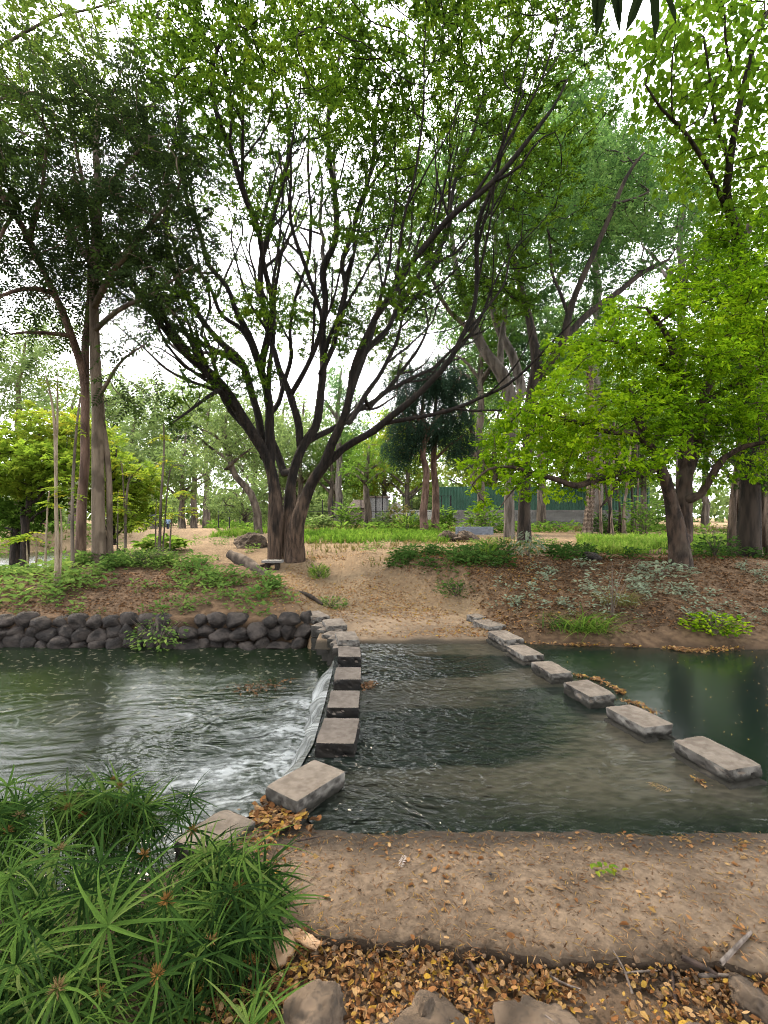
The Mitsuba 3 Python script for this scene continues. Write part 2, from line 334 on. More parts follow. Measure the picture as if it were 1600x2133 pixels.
# ------------------------------------------------------------------ stone and concrete
def conc_col(p, n, uv):
    f = dfbm(p.x * 22, p.y * 22, p.z * 22, 3)
    b = dfbm(p.x * 5, p.y * 5, p.z * 5, 3)
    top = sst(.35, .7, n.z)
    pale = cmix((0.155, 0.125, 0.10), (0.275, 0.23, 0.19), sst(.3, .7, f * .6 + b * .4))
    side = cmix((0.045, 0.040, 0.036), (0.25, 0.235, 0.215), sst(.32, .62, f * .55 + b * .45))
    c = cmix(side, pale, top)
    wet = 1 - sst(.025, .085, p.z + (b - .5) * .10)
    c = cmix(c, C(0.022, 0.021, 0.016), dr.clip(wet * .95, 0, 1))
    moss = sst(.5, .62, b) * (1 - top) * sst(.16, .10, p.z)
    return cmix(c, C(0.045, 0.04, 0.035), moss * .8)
def dark_conc(p, n, uv):
    # the downstream blocks are coated with black slime on their faces
    f = dfbm(p.x * 22, p.y * 22, p.z * 22, 3)
    b = dfbm(p.x * 6, p.y * 6, p.z * 6, 3)
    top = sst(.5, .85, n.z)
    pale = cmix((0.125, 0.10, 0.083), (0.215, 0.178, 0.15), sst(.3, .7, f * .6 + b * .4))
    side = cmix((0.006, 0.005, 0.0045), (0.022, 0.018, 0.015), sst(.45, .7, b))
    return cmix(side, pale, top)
cbump = lambda p, n, uv: dfbm(p.x * 45, p.y * 45, p.z * 45, 3)
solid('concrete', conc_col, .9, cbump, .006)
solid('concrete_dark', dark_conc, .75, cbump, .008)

def slab_col(p, n, uv):
    f = dfbm(p.x * 26, p.y * 26, p.z * 26, 3)
    b = dfbm(p.x * 2.2, p.y * 2.2, 1.0, 3)
    g = dnoise(p.x * 90, p.y * 90, 2.0)
    c = cmix((0.105, 0.074, 0.050), (0.235, 0.172, 0.120), sst(.25, .75, f * .5 + b * .35 + g * .15))
    wet = sst(2.70, 2.88, p.y + (b - .5) * .4 + (f - .5) * .15)
    c = cmix(c, C(0.035, 0.026, 0.019), wet * .9)
    c = cmix(c, C(0.08, 0.056, 0.038), .55 * sst(.52, .66, dfbm(p.x * 3.3, p.y * 3.3, 6.0, 4)) * (1 - wet))
    return cmix(C(0.075, 0.052, 0.036), c, sst(.1, .55, n.z))
solid('mud_slab', slab_col, .92, lambda p, n, uv: dfbm(p.x * 34, p.y * 34, p.z * 34, 4) + .6 * dfbm(p.x * 8, p.y * 8, 0.0, 2), .024)

def farslab_col(p, n, uv):
    f = dfbm(p.x * 18, p.y * 18, p.z * 18, 3)
    b = dfbm(p.x * 1.6, p.y * 1.6, 1.0, 3)
    c = cmix((0.17, 0.12, 0.078), (0.30, 0.215, 0.14), sst(.3, .7, f * .4 + b * .6))
    return cmix(C(0.05, 0.04, 0.028), c, sst(7.30, 7.55, p.y + (b - .5) * .3))
solid('far_slab', farslab_col, .95, cbump, .01)

solid('grit', lambda p, n, uv: cmix((0.055, 0.036, 0.023), (0.18, 0.12, 0.075), dnoise(p.x * 60, p.y * 60, p.z * 60)), .95)
solid('basalt', lambda p, n, uv: cmix((0.016, 0.013, 0.012), (0.062, 0.050, 0.044), sst(.3, .75, dfbm(p.x * 9, p.y * 9, p.z * 9, 3))), .8, cbump, .012)
solid('fieldstone', lambda p, n, uv: cmix(cmix((0.055, 0.040, 0.029), (0.17, 0.125, 0.09), sst(.3, .75, dfbm(p.x * 8, p.y * 8, p.z * 8, 3))), (0.05, 0.04, 0.032), sst(.5, .7, dfbm(p.x * 40, p.y * 40, p.z * 40, 2)) * .6), .9, cbump, .012)
solid('wall_render', lambda p, n, uv: cmix((0.10, 0.095, 0.09), (0.33, 0.315, 0.30), sst(.3, .7, dfbm(p.x * 4, p.y * 4, p.z * 4, 3))), .9)
solid('block_grey', lambda p, n, uv: cmix((0.16, 0.155, 0.15), (0.30, 0.29, 0.28), dfbm(p.x * 1.5, p.y, p.z * 3, 3)), .95)
solid('mortar', (0.22, 0.21, 0.20), .95)
solid('sheet_green', lambda p, n, uv: cmix((0.028, 0.095, 0.06), (0.055, 0.16, 0.105), dfbm(p.x * .8, 0.0, p.z * .7, 3)), .5)
solid('shed_grey', lambda p, n, uv: cmix((0.12, 0.12, 0.122), (0.32, 0.31, 0.31), sst(.3, .7, dfbm(p.x * 3.5, 0.0, p.z * .35, 3))), .9)
solid('shed_white', lambda p, n, uv: cmix((0.45, 0.43, 0.40), (0.66, 0.64, 0.60), dfbm(p.x, 0.0, p.z * .7, 3)), .9)
solid('shed_brown', lambda p, n, uv: cmix((0.20, 0.15, 0.12), (0.34, 0.27, 0.23), dfbm(p.x, 0.0, p.z, 3)), .9)
solid('iron_black', (0.025, 0.025, 0.028), .6)
solid('paint_teal', (0.12, 0.25, 0.27), .6)
solid('blue_grey', lambda p, n, uv: cmix((0.15, 0.17, 0.21), (0.27, 0.30, 0.36), dfbm(p.x * 6, p.y * 6, p.z * 6, 2)), .7)
solid('cloth_blue', (0.25, 0.36, 0.52), .9); solid('cloth_navy', (0.035, 0.045, 0.07), .9); solid('cloth_pink', (0.50, 0.17, 0.24), .9)
solid('cloth_tan', (0.42, 0.27, 0.20), .9); solid('skin', (0.28, 0.15, 0.09), .6); solid('hair', (0.012, 0.01, 0.009), .6)
solid('feather_white', (0.62, 0.55, 0.52), .9); solid('seed_black', (0.02, 0.015, 0.013), .5)

def block(cx, cy, z0, z1, lx, ly, ang, rng, step=None, rough=.012, cut=2):
    """worn concrete block with bevelled, chipped edges; step: the lower tier stands out by this much"""
    n = 11
    g = np.linspace(-1, 1, n)
    m = trimesh.creation.box((2, 2, 2)).subdivide().subdivide().subdivide()
    if step is not None or rough > .005: m = m.subdivide()
    v = np.array(m.vertices)
    r = .055
    q = np.clip(v, -1 + r, 1 - r)
    v = q + nrm(v - q) * np.where(np.linalg.norm(v - q, axis=1, keepdims=True) > 1e-9, r, 0)
    lz = (z1 - z0) / 2
    s = np.array([lx / 2, ly / 2, lz])
    v = np.sign(v) * np.abs(v) ** .95 * s
    if step:
        h_ = (v[:, 2] / lz)[:, None]
        v[:, :2] *= 1 + (sm(.08, -.02, h_) * step - .018 * np.exp(-((h_ - .1) / .1) ** 2)) / np.array([lx / 2, ly / 2])
    o = rng.random(3) * 50
    d = meshkit.fbm(v * 9 + o, 3)[:, None] - .5
    d2 = meshkit.fbm(v * 30 + o, 2)[:, None] - .5
    side = 1 - .75 * sm(.75, .95, v[:, 2] / lz)[:, None]
    d3 = np.maximum(meshkit.fbm(v * 17 + o + 9, 2)[:, None] - .56, 0)
    v = v + nrm(v * [1, 1, .6]) * (d * rough * 1.7 + d2 * rough * 1.7 - d3 * rough * 11) * side
    if rough > .01:
        for _ in range(3):
            cn = np.array([rng.choice([-1, 1]), rng.choice([-1, 1]), 1.]); q_ = v / s - cn
            if rng.random() < .4: q_[:, rng.integers(0, 2)] *= .35
            v = v - (np.exp(-(q_ ** 2).sum(1) / rng.uniform(.015, .05)) * rng.uniform(.005, .04))[:, None] * cn * s * [1, 1, .8]
        v[:, 2] += v[:, 0] * rng.normal(0, .014) + v[:, 1] * rng.normal(0, .010)
    c, sn = math.cos(ang), math.sin(ang)
    R = np.array([[c, sn, 0], [-sn, c, 0], [0, 0, 1]])
    return v @ R + np.array([cx, cy, (z0 + z1) / 2]), np.array(m.faces)

rng = np.random.default_rng(3)
R_ = math.radians
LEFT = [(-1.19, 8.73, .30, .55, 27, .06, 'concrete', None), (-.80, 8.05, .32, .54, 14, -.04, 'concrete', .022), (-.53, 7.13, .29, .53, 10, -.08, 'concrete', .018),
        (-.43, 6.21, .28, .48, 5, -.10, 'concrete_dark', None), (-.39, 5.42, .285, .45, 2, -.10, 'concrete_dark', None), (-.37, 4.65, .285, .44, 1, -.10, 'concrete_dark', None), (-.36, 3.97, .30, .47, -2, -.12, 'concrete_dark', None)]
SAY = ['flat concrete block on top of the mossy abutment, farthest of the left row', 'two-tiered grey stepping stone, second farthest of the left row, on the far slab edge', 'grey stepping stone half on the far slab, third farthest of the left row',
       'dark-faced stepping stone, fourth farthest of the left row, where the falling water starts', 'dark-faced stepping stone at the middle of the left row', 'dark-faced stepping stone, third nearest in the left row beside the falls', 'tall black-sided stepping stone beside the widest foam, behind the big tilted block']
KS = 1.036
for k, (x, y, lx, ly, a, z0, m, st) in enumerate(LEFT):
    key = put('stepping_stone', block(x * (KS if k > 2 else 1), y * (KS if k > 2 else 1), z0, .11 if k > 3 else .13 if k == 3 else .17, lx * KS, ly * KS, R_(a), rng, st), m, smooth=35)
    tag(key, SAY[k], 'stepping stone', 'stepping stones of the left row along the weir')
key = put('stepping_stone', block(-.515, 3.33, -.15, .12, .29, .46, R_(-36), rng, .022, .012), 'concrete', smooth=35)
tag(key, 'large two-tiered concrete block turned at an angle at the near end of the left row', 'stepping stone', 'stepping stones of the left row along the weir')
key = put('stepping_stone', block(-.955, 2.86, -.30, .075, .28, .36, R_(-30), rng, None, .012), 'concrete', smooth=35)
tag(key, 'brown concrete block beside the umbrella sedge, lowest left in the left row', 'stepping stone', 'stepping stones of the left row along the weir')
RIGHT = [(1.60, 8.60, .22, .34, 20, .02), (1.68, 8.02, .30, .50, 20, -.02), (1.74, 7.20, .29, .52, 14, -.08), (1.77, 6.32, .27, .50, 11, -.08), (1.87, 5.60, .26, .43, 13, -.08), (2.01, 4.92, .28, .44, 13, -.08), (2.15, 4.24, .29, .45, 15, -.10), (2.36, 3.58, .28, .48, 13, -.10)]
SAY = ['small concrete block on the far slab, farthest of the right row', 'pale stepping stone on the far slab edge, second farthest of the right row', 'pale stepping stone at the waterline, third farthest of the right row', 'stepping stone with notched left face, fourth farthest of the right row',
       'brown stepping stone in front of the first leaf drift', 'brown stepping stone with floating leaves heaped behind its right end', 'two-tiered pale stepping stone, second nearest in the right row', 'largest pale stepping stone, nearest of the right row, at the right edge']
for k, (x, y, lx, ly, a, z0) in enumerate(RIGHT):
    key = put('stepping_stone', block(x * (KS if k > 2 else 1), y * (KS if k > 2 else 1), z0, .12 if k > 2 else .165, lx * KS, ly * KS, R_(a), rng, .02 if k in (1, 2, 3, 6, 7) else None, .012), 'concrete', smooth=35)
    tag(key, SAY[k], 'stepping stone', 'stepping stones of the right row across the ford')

def rock(rng, size, sub=2, rough=.5):
    m = trimesh.creation.icosphere(subdivisions=sub)
    v = np.array(m.vertices)
    o = rng.random(3) * 90
    v = v * (1 + rough * (meshkit.fbm(v * 1.1 + o, 2)[:, None] - .5) * 1.5 + rough * .35 * (meshkit.fbm(v * 3.5 + o, 2)[:, None] - .5))
    for _ in range(7):   # flat facets
        d = nrm(rng.normal(size=3)); h = rng.uniform(.62, .92)
        t = v @ d
        v = v - np.maximum(t - h, 0)[:, None] * d * .8
    a = rng.uniform(0, 6.28); c, s = math.cos(a), math.sin(a)
    return (v * size) @ np.array([[c, -s, 0], [s, c, 0], [0, 0, 1]]), np.array(m.faces)

# rubble retaining wall of the pool
tag('rubble_wall', 'low retaining wall of round black boulders along the far edge of the pool', 'wall')
for row in range(3):
    x = -9.5 + row * .13
    while x < -1.32:
        w = rng.uniform(.21, .40); h = rng.uniform(.19, .26)
        if not (row == 2 and rng.random() < .08):
            v, f = rock(rng, np.array([w * rng.uniform(.52, .70), w * .55, h * rng.uniform(.52, .74)]), 2, .62)
            v = v + [x + w / 2, 8.36 + row * .08 + rng.uniform(-.05, .05) + .02, -.29 + row * .185 + rng.uniform(-.03, .03)]
            put('rock', (v, f), 'basalt', 'rubble_wall', smooth=True)
        x += w * .9
# abutment and weir wall under the lip, in fitted stones
tag('weir_wall', 'curved weir wall of fitted grey stones ending at the left bank abutment', 'wall')
yy = 3.35
while yy < 8.35:
    L = rng.uniform(.22, .4)
    top = .10 if yy > 6.7 else -.035
    for z0, z1 in ((-.75, -.33), (-.33, -.10), (-.10, top)) if yy > 6.6 else ((-.75, -.3), (-.3, -.04)):
        if z1 - z0 < .05: continue
        x0, x1 = weir_x(yy), weir_x(yy + L)
        sl = rng.uniform(-.03, .03)
        v, f = block((x0 + x1) / 2 + .09, yy + L / 2, z0 + .006, z1 - .006, .22, math.hypot(L, x1 - x0) - .014, math.atan2(x0 - x1, L) * -1, rng, None, .005)
        put('stone', (v, f), 'concrete' if yy > 6.6 else 'concrete_dark', 'weir_wall', smooth=35)
    yy += L

# near slab of trodden mud over concrete, with a broken front edge
sx = spaced([(0, 3.6, .022, .03), (3.6, 14, .06, .6)]); sy = np.linspace(0, 1, 52)
SXL = lin((2.0, -.40), (2.2, -.44), (2.5, -.60), (2.8, -.72), (3.4, -.85))
U, Vv = np.meshgrid(sx, sy)
front = lambda x: 2.165 - .075 * x + .08 * nz(x, x * 0, 1.6, 31) + .08 * nz(x, x * 0, 6, 32) + .03 * nz(x, x * 0, 21, 33)
x0 = U - .6
Y = front(x0) + (3.55 - front(x0)) * Vv
X = SXL(Y) + U + (1 - sm(0, .3, U)) * nz(Y, Y * 0, 5, 36) * .08
Z = np.interp(Y, [1.9, 2.2, 2.55, 2.93, 3.1, 3.55], [.045, .055, .045, .004, -.03, -.16]) + nz(X, Y, 2.5, 33) * .014 + nz(X, Y, 11, 34) * .014
Z = Z - .035 * np.exp(-((Y - front(x0)) / .028)) * (1 + 1.6 * nz(X, Y, 12, 37)) + nz(X, Y, 28, 39) * .010
rimx = [X[0]]
fr = [np.stack([X[0] + nz(X[0], X[0] * 0 + a, 8, 38) * .03, Y[0] - .004 * a + nz(X[0], X[0] * 0 + a * 3, 14, 35) * .045 * min(a, 1.5), Z[0] - .05 * a + nz(X[0], X[0] * 0 + a, 17, 45) * .03], -1) for a in (2.4, 1.6, 0.8)]
lft = [np.stack([X[:, 0] + .02 * a, Y[:, 0], Z[:, 0] - .1 * a], -1) for a in (2,)]
vs = np.concatenate([np.stack(fr), np.stack([X, Y, Z], -1)], 0)
ny_, nx_ = vs.shape[:2]
vs = np.concatenate([vs[:, :1] + np.array([.02, 0, -.25]), vs], 1); nx_ += 1
i = (np.arange(ny_ - 1)[:, None] * nx_ + np.arange(nx_ - 1)).ravel()
put('near_slab', (vs.reshape(-1, 3), np.vstack([np.stack([i, i + 1, i + nx_ + 1], 1), np.stack([i, i + nx_ + 1, i + nx_], 1)])), 'mud_slab', smooth=50)
tag('near_slab', 'flat brown mud-covered slab on the near bank with a broken front edge', kind='structure')
def slab_z(x, y):
    return np.interp(y, [1.9, 2.2, 2.55, 2.93, 3.1, 3.55], [.045, .055, .045, .004, -.03, -.16]) + nz(x, y, 2.5, 33) * .014 + nz(x, y, 11, 34) * .014

# far slab: flat landing of the path
v, f = grid(np.linspace(-1.0, 1.72, 60), np.linspace(7.22, 9.75, 60), lambda x, y: np.interp(y, [7.2, 7.4, 7.6, 9.6, 9.75], [-.06, .028, .045, .055, -.02]) + nz(x, y, 2, 41) * .03 + nz(x, y, 9, 42) * .008)
put('far_slab_landing', (v, f), 'far_slab', smooth=True)
tag('far_slab_landing', 'flat dusty landing slab where the path reaches the far side of the ford', kind='structure')

# ------------------------------------------------------------------ leaves and their scattering
def tmpl_leaf(L=1., W=.42, fold=.16, curl=.0, kind=4):
    """ovate blade along +x, normal +z"""
    if kind == 2:
        v = np.array([[0, 0, 0], [.45, -W / 2, fold * W], [1, 0, -curl], [.45, W / 2, fold * W]]) * [L, L, L]
        f = np.array([[0, 1, 2], [0, 2, 3]])
    elif kind == 4:
        v = np.array([[0, 0, 0], [.3, -W * .46, fold * W], [.72, -W * .38, fold * W - curl * .5], [1, 0, -curl], [.72, W * .38, fold * W - curl * .5], [.3, W * .46, fold * W]]) * L
        f = np.array([[0, 1, 2], [0, 2, 3], [0, 3, 4], [0, 4, 5]])
    elif kind == 5:   # heart shaped
        v = np.array([[0, 0, 0], [-.05, -W * .3, fold * W], [.2, -W * .52, fold * W], [.6, -W * .32, fold * W * .6 - curl * .4], [1, 0, -curl], [.6, W * .32, fold * W * .6 - curl * .4], [.2, W * .52, fold * W], [-.05, W * .3, fold * W]]) * L
        f = np.array([[0, 1, 2], [0, 2, 3], [0, 3, 4], [0, 4, 5], [0, 5, 6], [0, 6, 7]])
    return v, f, np.stack([np.zeros(len(v)), v[:, 0] / L], 1)

def place(tv, pos, ax, up, sc):
    x = nrm(ax); y = nrm(np.cross(up, x)); z = np.cross(x, y)
    Rm = np.stack([x, y, z], 1)                                   # rows: local axes
    return np.einsum('vi,kij->kvj', tv, Rm) * np.asarray(sc).reshape(-1, 1, 1) + pos[:, None]

def scatter(t, pos, ax, up, sc, u, jit=.12, rng=None):
    tv, tf, tu = t
    n = len(pos)
    if n == 0: return np.zeros((0, 3)), np.zeros((0, 3), int), np.zeros((0, 2))
    v = place(tv, np.asarray(pos, float), np.asarray(ax, float), np.asarray(up, float), np.broadcast_to(sc, (n,)))
    uv = np.broadcast_to(tu, (n,) + tu.shape).copy()
    uv[:, :, 0] = np.clip(uv[:, :, 0] * jit + np.asarray(u).reshape(-1, 1), 0, .999)
    f = tf[None] + (np.arange(n) * len(tv))[:, None, None]
    return v.reshape(-1, 3), f.reshape(-1, 3), uv.reshape(-1, 2)

def tmpl_join(items):
    return cat(items)

def tmpl_pinnate(n, L, l, w, droop=.2, rng=None, kind=2, tip=True):
    """feather of leaflets along a rachis of length L"""
    rng = rng or np.random.default_rng(1)
    t = tmpl_leaf(1, w, .12, .08, kind)
    xs = np.linspace(.15, 1, n)
    pos, ax, up, sc, u = [], [], [], [], []
    for x in xs:
        for s in (-1, 1):
            pos.append([x * L, 0, -droop * L * x * x]); ax.append([.55, s, -.15 + rng.uniform(-.2, .2)]); up.append([rng.uniform(-.25, .25), rng.uniform(-.25, .25), 1])
            sc.append(l * (1 - .25 * abs(x - .55)) * rng.uniform(.85, 1.1)); u.append(rng.uniform(-1, 1))
    if tip:
        pos.append([L, 0, -droop * L]); ax.append([1, 0, -.3]); up.append([0, 0, 1]); sc.append(l); u.append(0)
    v, f, uv = scatter(t, np.array(pos), np.array(ax), np.array(up), np.array(sc), np.zeros(len(pos)))
    uv[:, 0] = np.repeat(u, len(t[0]))
    return v, f, uv

def tmpl_spray(n, L, l, w, rng, kind=2, flat=.5):
    """twig end: n leaves around a short twig"""
    t = tmpl_leaf(1, w, .15, .12, kind)
    x = rng.uniform(.1, 1, n) ** .8
    a = rng.uniform(0, 6.283, n)
    pos = np.stack([x * L, rng.normal(0, .08, n) * L, rng.normal(0, .06, n) * L], 1)
    ax = np.stack([.5 + rng.uniform(-.2, .5, n), np.cos(a), np.sin(a) * flat], 1)
    up = np.stack([rng.normal(0, .35, n), rng.normal(0, .35, n), np.ones(n)], 1)
    v, f, uv = scatter(t, pos, ax, up, l * rng.uniform(.7, 1.15, n), np.zeros(n))
    uv[:, 0] = np.repeat(rng.uniform(-1, 1, n), len(t[0]))
    return v, f, uv

# ------------------------------------------------------------------ trees
class Skel:
    def __init__(s): s.p, s.par, s.limb, s.r = [], [], [], []
    def add(s, p, par, limb, r=0.):
        s.p.append(np.asarray(p, float)); s.par.append(par); s.limb.append(limb); s.r.append(r)
        return len(s.p) - 1

def smooth_path(pts, step, rng, wig=.0):
    p = np.asarray(pts, float)
    if len(p) > 2:
        q = [p[0]]
        ext = np.vstack([2 * p[0] - p[1], p, 2 * p[-1] - p[-2]])
        for k in range(1, len(ext) - 2):
            for t in np.linspace(0, 1, 7)[1:]:
                a, b, c, d = ext[k - 1:k + 3]
                q.append(.5 * (2 * b + (c - a) * t + (2 * a - 5 * b + 4 * c - d) * t * t + (3 * b - a - 3 * c + d) * t ** 3))
        p = np.array(q)
    L = np.concatenate([[0], np.cumsum(np.linalg.norm(np.diff(p[:, :3], axis=0), axis=1))])
    n = max(2, int(L[-1] / step) + 1)
    s = np.linspace(0, L[-1], n)
    out = np.stack([np.interp(s, L, p[:, k]) for k in range(p.shape[1])], 1)
    if wig:
        o = rng.random(3) * 100
        w = np.stack([meshkit.noise(np.stack([s * .9 + o[k], s * 0, s * 0], 1), k) - .5 for k in range(3)], 1)
        out[:, :3] += w * wig * sm(0, 1.2, s)[:, None]
    return out

def add_limb(S, pts, step, rng, wig=.12, attach=None):
    """pts: (x, y, z, r). Starts from the nearest node of limb 'attach' if given."""
    q = smooth_path(pts, step, rng, wig)
    li = max(S.limb, default=-1) + 1
    par = -1
    if S.p and attach is not False:
        P0 = np.array(S.p)
        par = int(np.argmin(np.linalg.norm(P0 - q[0, :3], axis=1)))
    for row in q:
        par = S.add(row[:3], par, li, row[3])
    return li

def colonize(S, att, step, di, dk, iters, rng, wig=.25, minr=None):
    att = np.asarray(att, float)
    pts = np.array(S.p)
    keep = np.ones(len(att), bool)
    ok = np.array([(l > 0 or True) for l in S.limb])
    root_ok = np.ones(len(S.p), bool)
    if minr is not None:
        root_ok = np.array([z > minr for z in pts[:, 2]])
    new_p, new_par = list(pts), list(S.par)
    allowed = list(root_ok)
    last = {}
    for it in range(iters):
        if not keep.any(): break
        arr = np.array(new_p); al = np.nonzero(allowed)[0]
        tree = cKDTree(arr[al])
        ai = np.nonzero(keep)[0]
        d, j = tree.query(att[ai], distance_upper_bound=di)
        got = np.isfinite(d)
        keep[ai[got & (d < dk)]] = False
        use = got & (d >= dk)
        if not use.any(): break
        node = al[j[use]]
        dirs = nrm(att[ai[use]] - arr[node])
        un, inv = np.unique(node, return_inverse=True)
        acc = np.zeros((len(un), 3)); np.add.at(acc, inv, dirs)
        acc = nrm(nrm(acc) + rng.normal(0, wig, acc.shape))
        cnt = 0
        for k, nd in enumerate(un):
            key = (nd, it // 1)
            c = last.get(nd, 0)
            if c > 3: continue
            last[nd] = c + 1
            new_p.append(arr[nd] + acc[k] * step); new_par.append(int(nd)); allowed.append(True); cnt += 1
        if cnt == 0: break
    n0 = len(S.p)
    for k in range(n0, len(new_p)):
        S.add(new_p[k], new_par[k], -1, 0.)
    return S

def radii(S, r0=.010, n=2.35, cap=.9):
    N = len(S.p); par = np.array(S.par); r = np.array(S.r)
    acc = np.zeros(N)
    for i in range(N - 1, -1, -1):
        if acc[i] == 0: acc[i] = r0 ** n
        if par[i] >= 0: acc[par[i]] += acc[i]
    pipe = acc ** (1 / n)
    out = np.where(r > 0, r, pipe)
    for i in range(N):
        if S.limb[i] < 0 and par[i] >= 0: out[i] = min(out[i], max(out[par[i]] * cap, r0))
    return out, pipe

def tubes(S, rad, pipe, rng, rough=.0, minlen=2, flare=None):
    """{limb index: (v, f)} of swept tubes"""
    N = len(S.p); p = np.array(S.p); par = np.array(S.par)
    kids = [[] for _ in range(N)]
    for i in range(N):
        if par[i] >= 0: kids[par[i]].append(i)
    nxt = -np.ones(N, int)
    for i in range(N):
        if kids[i]:
            same = [k for k in kids[i] if S.limb[k] == S.limb[i] and S.limb[i] >= 0]
            if same: nxt[i] = same[0]
            else:
                cand = [k for k in kids[i] if S.limb[k] < 0]
                if cand: nxt[i] = max(cand, key=lambda k: pipe[k])
    starts = [i for i in range(N) if par[i] < 0 or nxt[par[i]] != i]
    out = {}
    for s in starts:
        ch = [s]
        while nxt[ch[-1]] >= 0: ch.append(nxt[ch[-1]])
        q, r = p[ch], rad[ch]
        if par[s] >= 0:
            q = np.vstack([p[par[s]], q]); r = np.concatenate([[min(r[0], rad[par[s]])], r])
        if len(q) < 2: continue
        if S.limb[s] < 0 and len(q) > 3:
            q2 = q.copy(); q2[1:-1] = .5 * q[1:-1] + .25 * (q[:-2] + q[2:]); q = q2
        r = r.copy(); r[-1] *= .6
        m = r.max()
        k = 14 if m > .14 else 9 if m > .06 else 6 if m > .025 else 4 if m > .014 else 3
        t = nrm(np.gradient(q, axis=0))
        ref = np.array([.31, -.93, .21]) if abs(t.mean(0)[2]) > .5 else np.array([.12, .2, .97])
        a = nrm(ref - t * (t @ ref)[:, None]); b = np.cross(t, a)
        ang = np.arange(k) * 2 * np.pi / k
        ringd = np.cos(ang)[None, :, None] * a[:, None] + np.sin(ang)[None, :, None] * b[:, None]
        rr = np.broadcast_to(r[:, None], (len(q), k)).copy()
        if rough and m > .05:
            pp = q[:, None] + ringd * r[:, None, None]
            rr *= 1 + rough * 2 * (meshkit.fbm(np.concatenate([pp[..., :2] * 5, pp[..., 2:] * 1.3], -1), 3) - .5)
        v = (q[:, None] + ringd * rr[..., None]).reshape(-1, 3)
        i, j = np.meshgrid(np.arange(len(q) - 1), np.arange(k), indexing='ij')
        A, B, Cc, D = i * k + j, i * k + (j + 1) % k, (i + 1) * k + (j + 1) % k, (i + 1) * k + j
        f = np.vstack([np.stack([A, B, Cc], -1).reshape(-1, 3), np.stack([A, Cc, D], -1).reshape(-1, 3)])
        out.setdefault(S.limb[s], []).append((v, f))
    res = {}
    for li, L in out.items():
        n = 0; vs, fs = [], []
        for v, f in L:
            vs.append(v); fs.append(f + n); n += len(v)
        res[li] = (np.vstack(vs), np.vstack(fs))
    return res

def clumps(ells, n, per, cr, rng, shell=.45, flat=.6, keepfn=None):
    """attractor points in clumps spread through ellipsoids (centre, radii)"""
    vol = np.array([np.prod(r) for _, r in ells]) ** .8
    pick = rng.choice(len(ells), n, p=vol / vol.sum())
    d = nrm(rng.normal(size=(n, 3)))
    rad = (shell ** 3 + (1 - shell ** 3) * rng.random(n)) ** (1 / 3)
    c = np.array([ells[k][0] for k in pick]) + d * rad[:, None] * np.array([ells[k][1] for k in pick])
    if keepfn is not None: c = c[keepfn(c)]
    q = c[:, None] + nrm(rng.normal(size=(len(c), per, 3))) * (rng.random((len(c), per, 1)) ** .5) * cr * np.array([1, 1, flat])
    return q.reshape(-1, 3)

def leaves_on(S, pipe, t, rng, thr, per, size, spread, flat=1.0, out=.5, droop=0., uscale=(0, 1), only=None, centre=None):
    """leaf units t at the thin nodes; droop > 0 lets them hang"""
    p = np.array(S.p); par = np.array(S.par)
    ok = np.array([i for i in range(len(p)) if pipe[i] < thr and S.limb[i] < 0], int)
    if only is not None: ok = ok[only(p[ok])]
    if len(ok) == 0: return np.zeros((0, 3)), np.zeros((0, 3), int), np.zeros((0, 2))
    idx = np.repeat(ok, per)
    idx = idx[rng.random(len(idx)) < .999]
    d = nrm(p[idx] - p[np.maximum(par[idx], 0)])
    n = len(idx)
    a = rng.uniform(0, 6.283, n)
    ax = d * out + np.stack([np.cos(a), np.sin(a), rng.normal(0, .3, n) - droop], 1)
    up = np.stack([rng.normal(0, .4, n) * flat, rng.normal(0, .4, n) * flat, np.ones(n)], 1)
    if droop: up = up + nrm(np.stack([np.cos(a), np.sin(a), 0 * a], 1)) * droop
    pos = p[idx] + rng.normal(0, spread, (n, 3))
    cl = meshkit.noise(p[idx] * .55, 3)                                     # whole twigs differ in tone
    u = uscale[0] + (uscale[1] - uscale[0]) * np.clip(.5 * cl + .5 * rng.random(n), 0, 1)
    return scatter(t, pos, ax, up, size * rng.uniform(.7, 1.2, n), u, rng=rng, jit=.10)

def finish_tree(name, label, cat_, S, rng, bark, leafm, leafspec, r0=.01, npipe=2.35, rough=.1, group=None, limbname='limb', merge=True):
    k = numbered(name)
    tag(k, label, cat_, group)
    rad, pipe = radii(S, r0, npipe)
    tb = tubes(S, rad, pipe, rng, rough)
    limbs = [l for l in sorted(tb) if l >= 0]
    for l in limbs:
        put('trunk' if l == 0 else limbname, tb[l], bark, k, smooth=True)
    if -1 in tb: put('twigs', tb[-1], bark, k, smooth=True, stuff=True)
    if leafspec:
        parts = [leaves_on(S, pipe, rng=rng, **ls) for ls in leafspec]
        v, f, uv = cat(parts)
        if len(f): put('crown', (v, f), leafm, k, uv=uv, stuff=True)
    return k
NTRI = lambda: sum(len(meshkit.WRITTEN[d['filename']][1]) for d in scene.values() if d.get('type') == 'ply')

def pl(Z, *pts):
    """limb through photo positions: (px, py, dZ, width in photo pixels)"""
    return [np.append(P(x, y, Z + dz), w * .5 * (Z + dz) / FPX) for x, y, dz, w in pts]

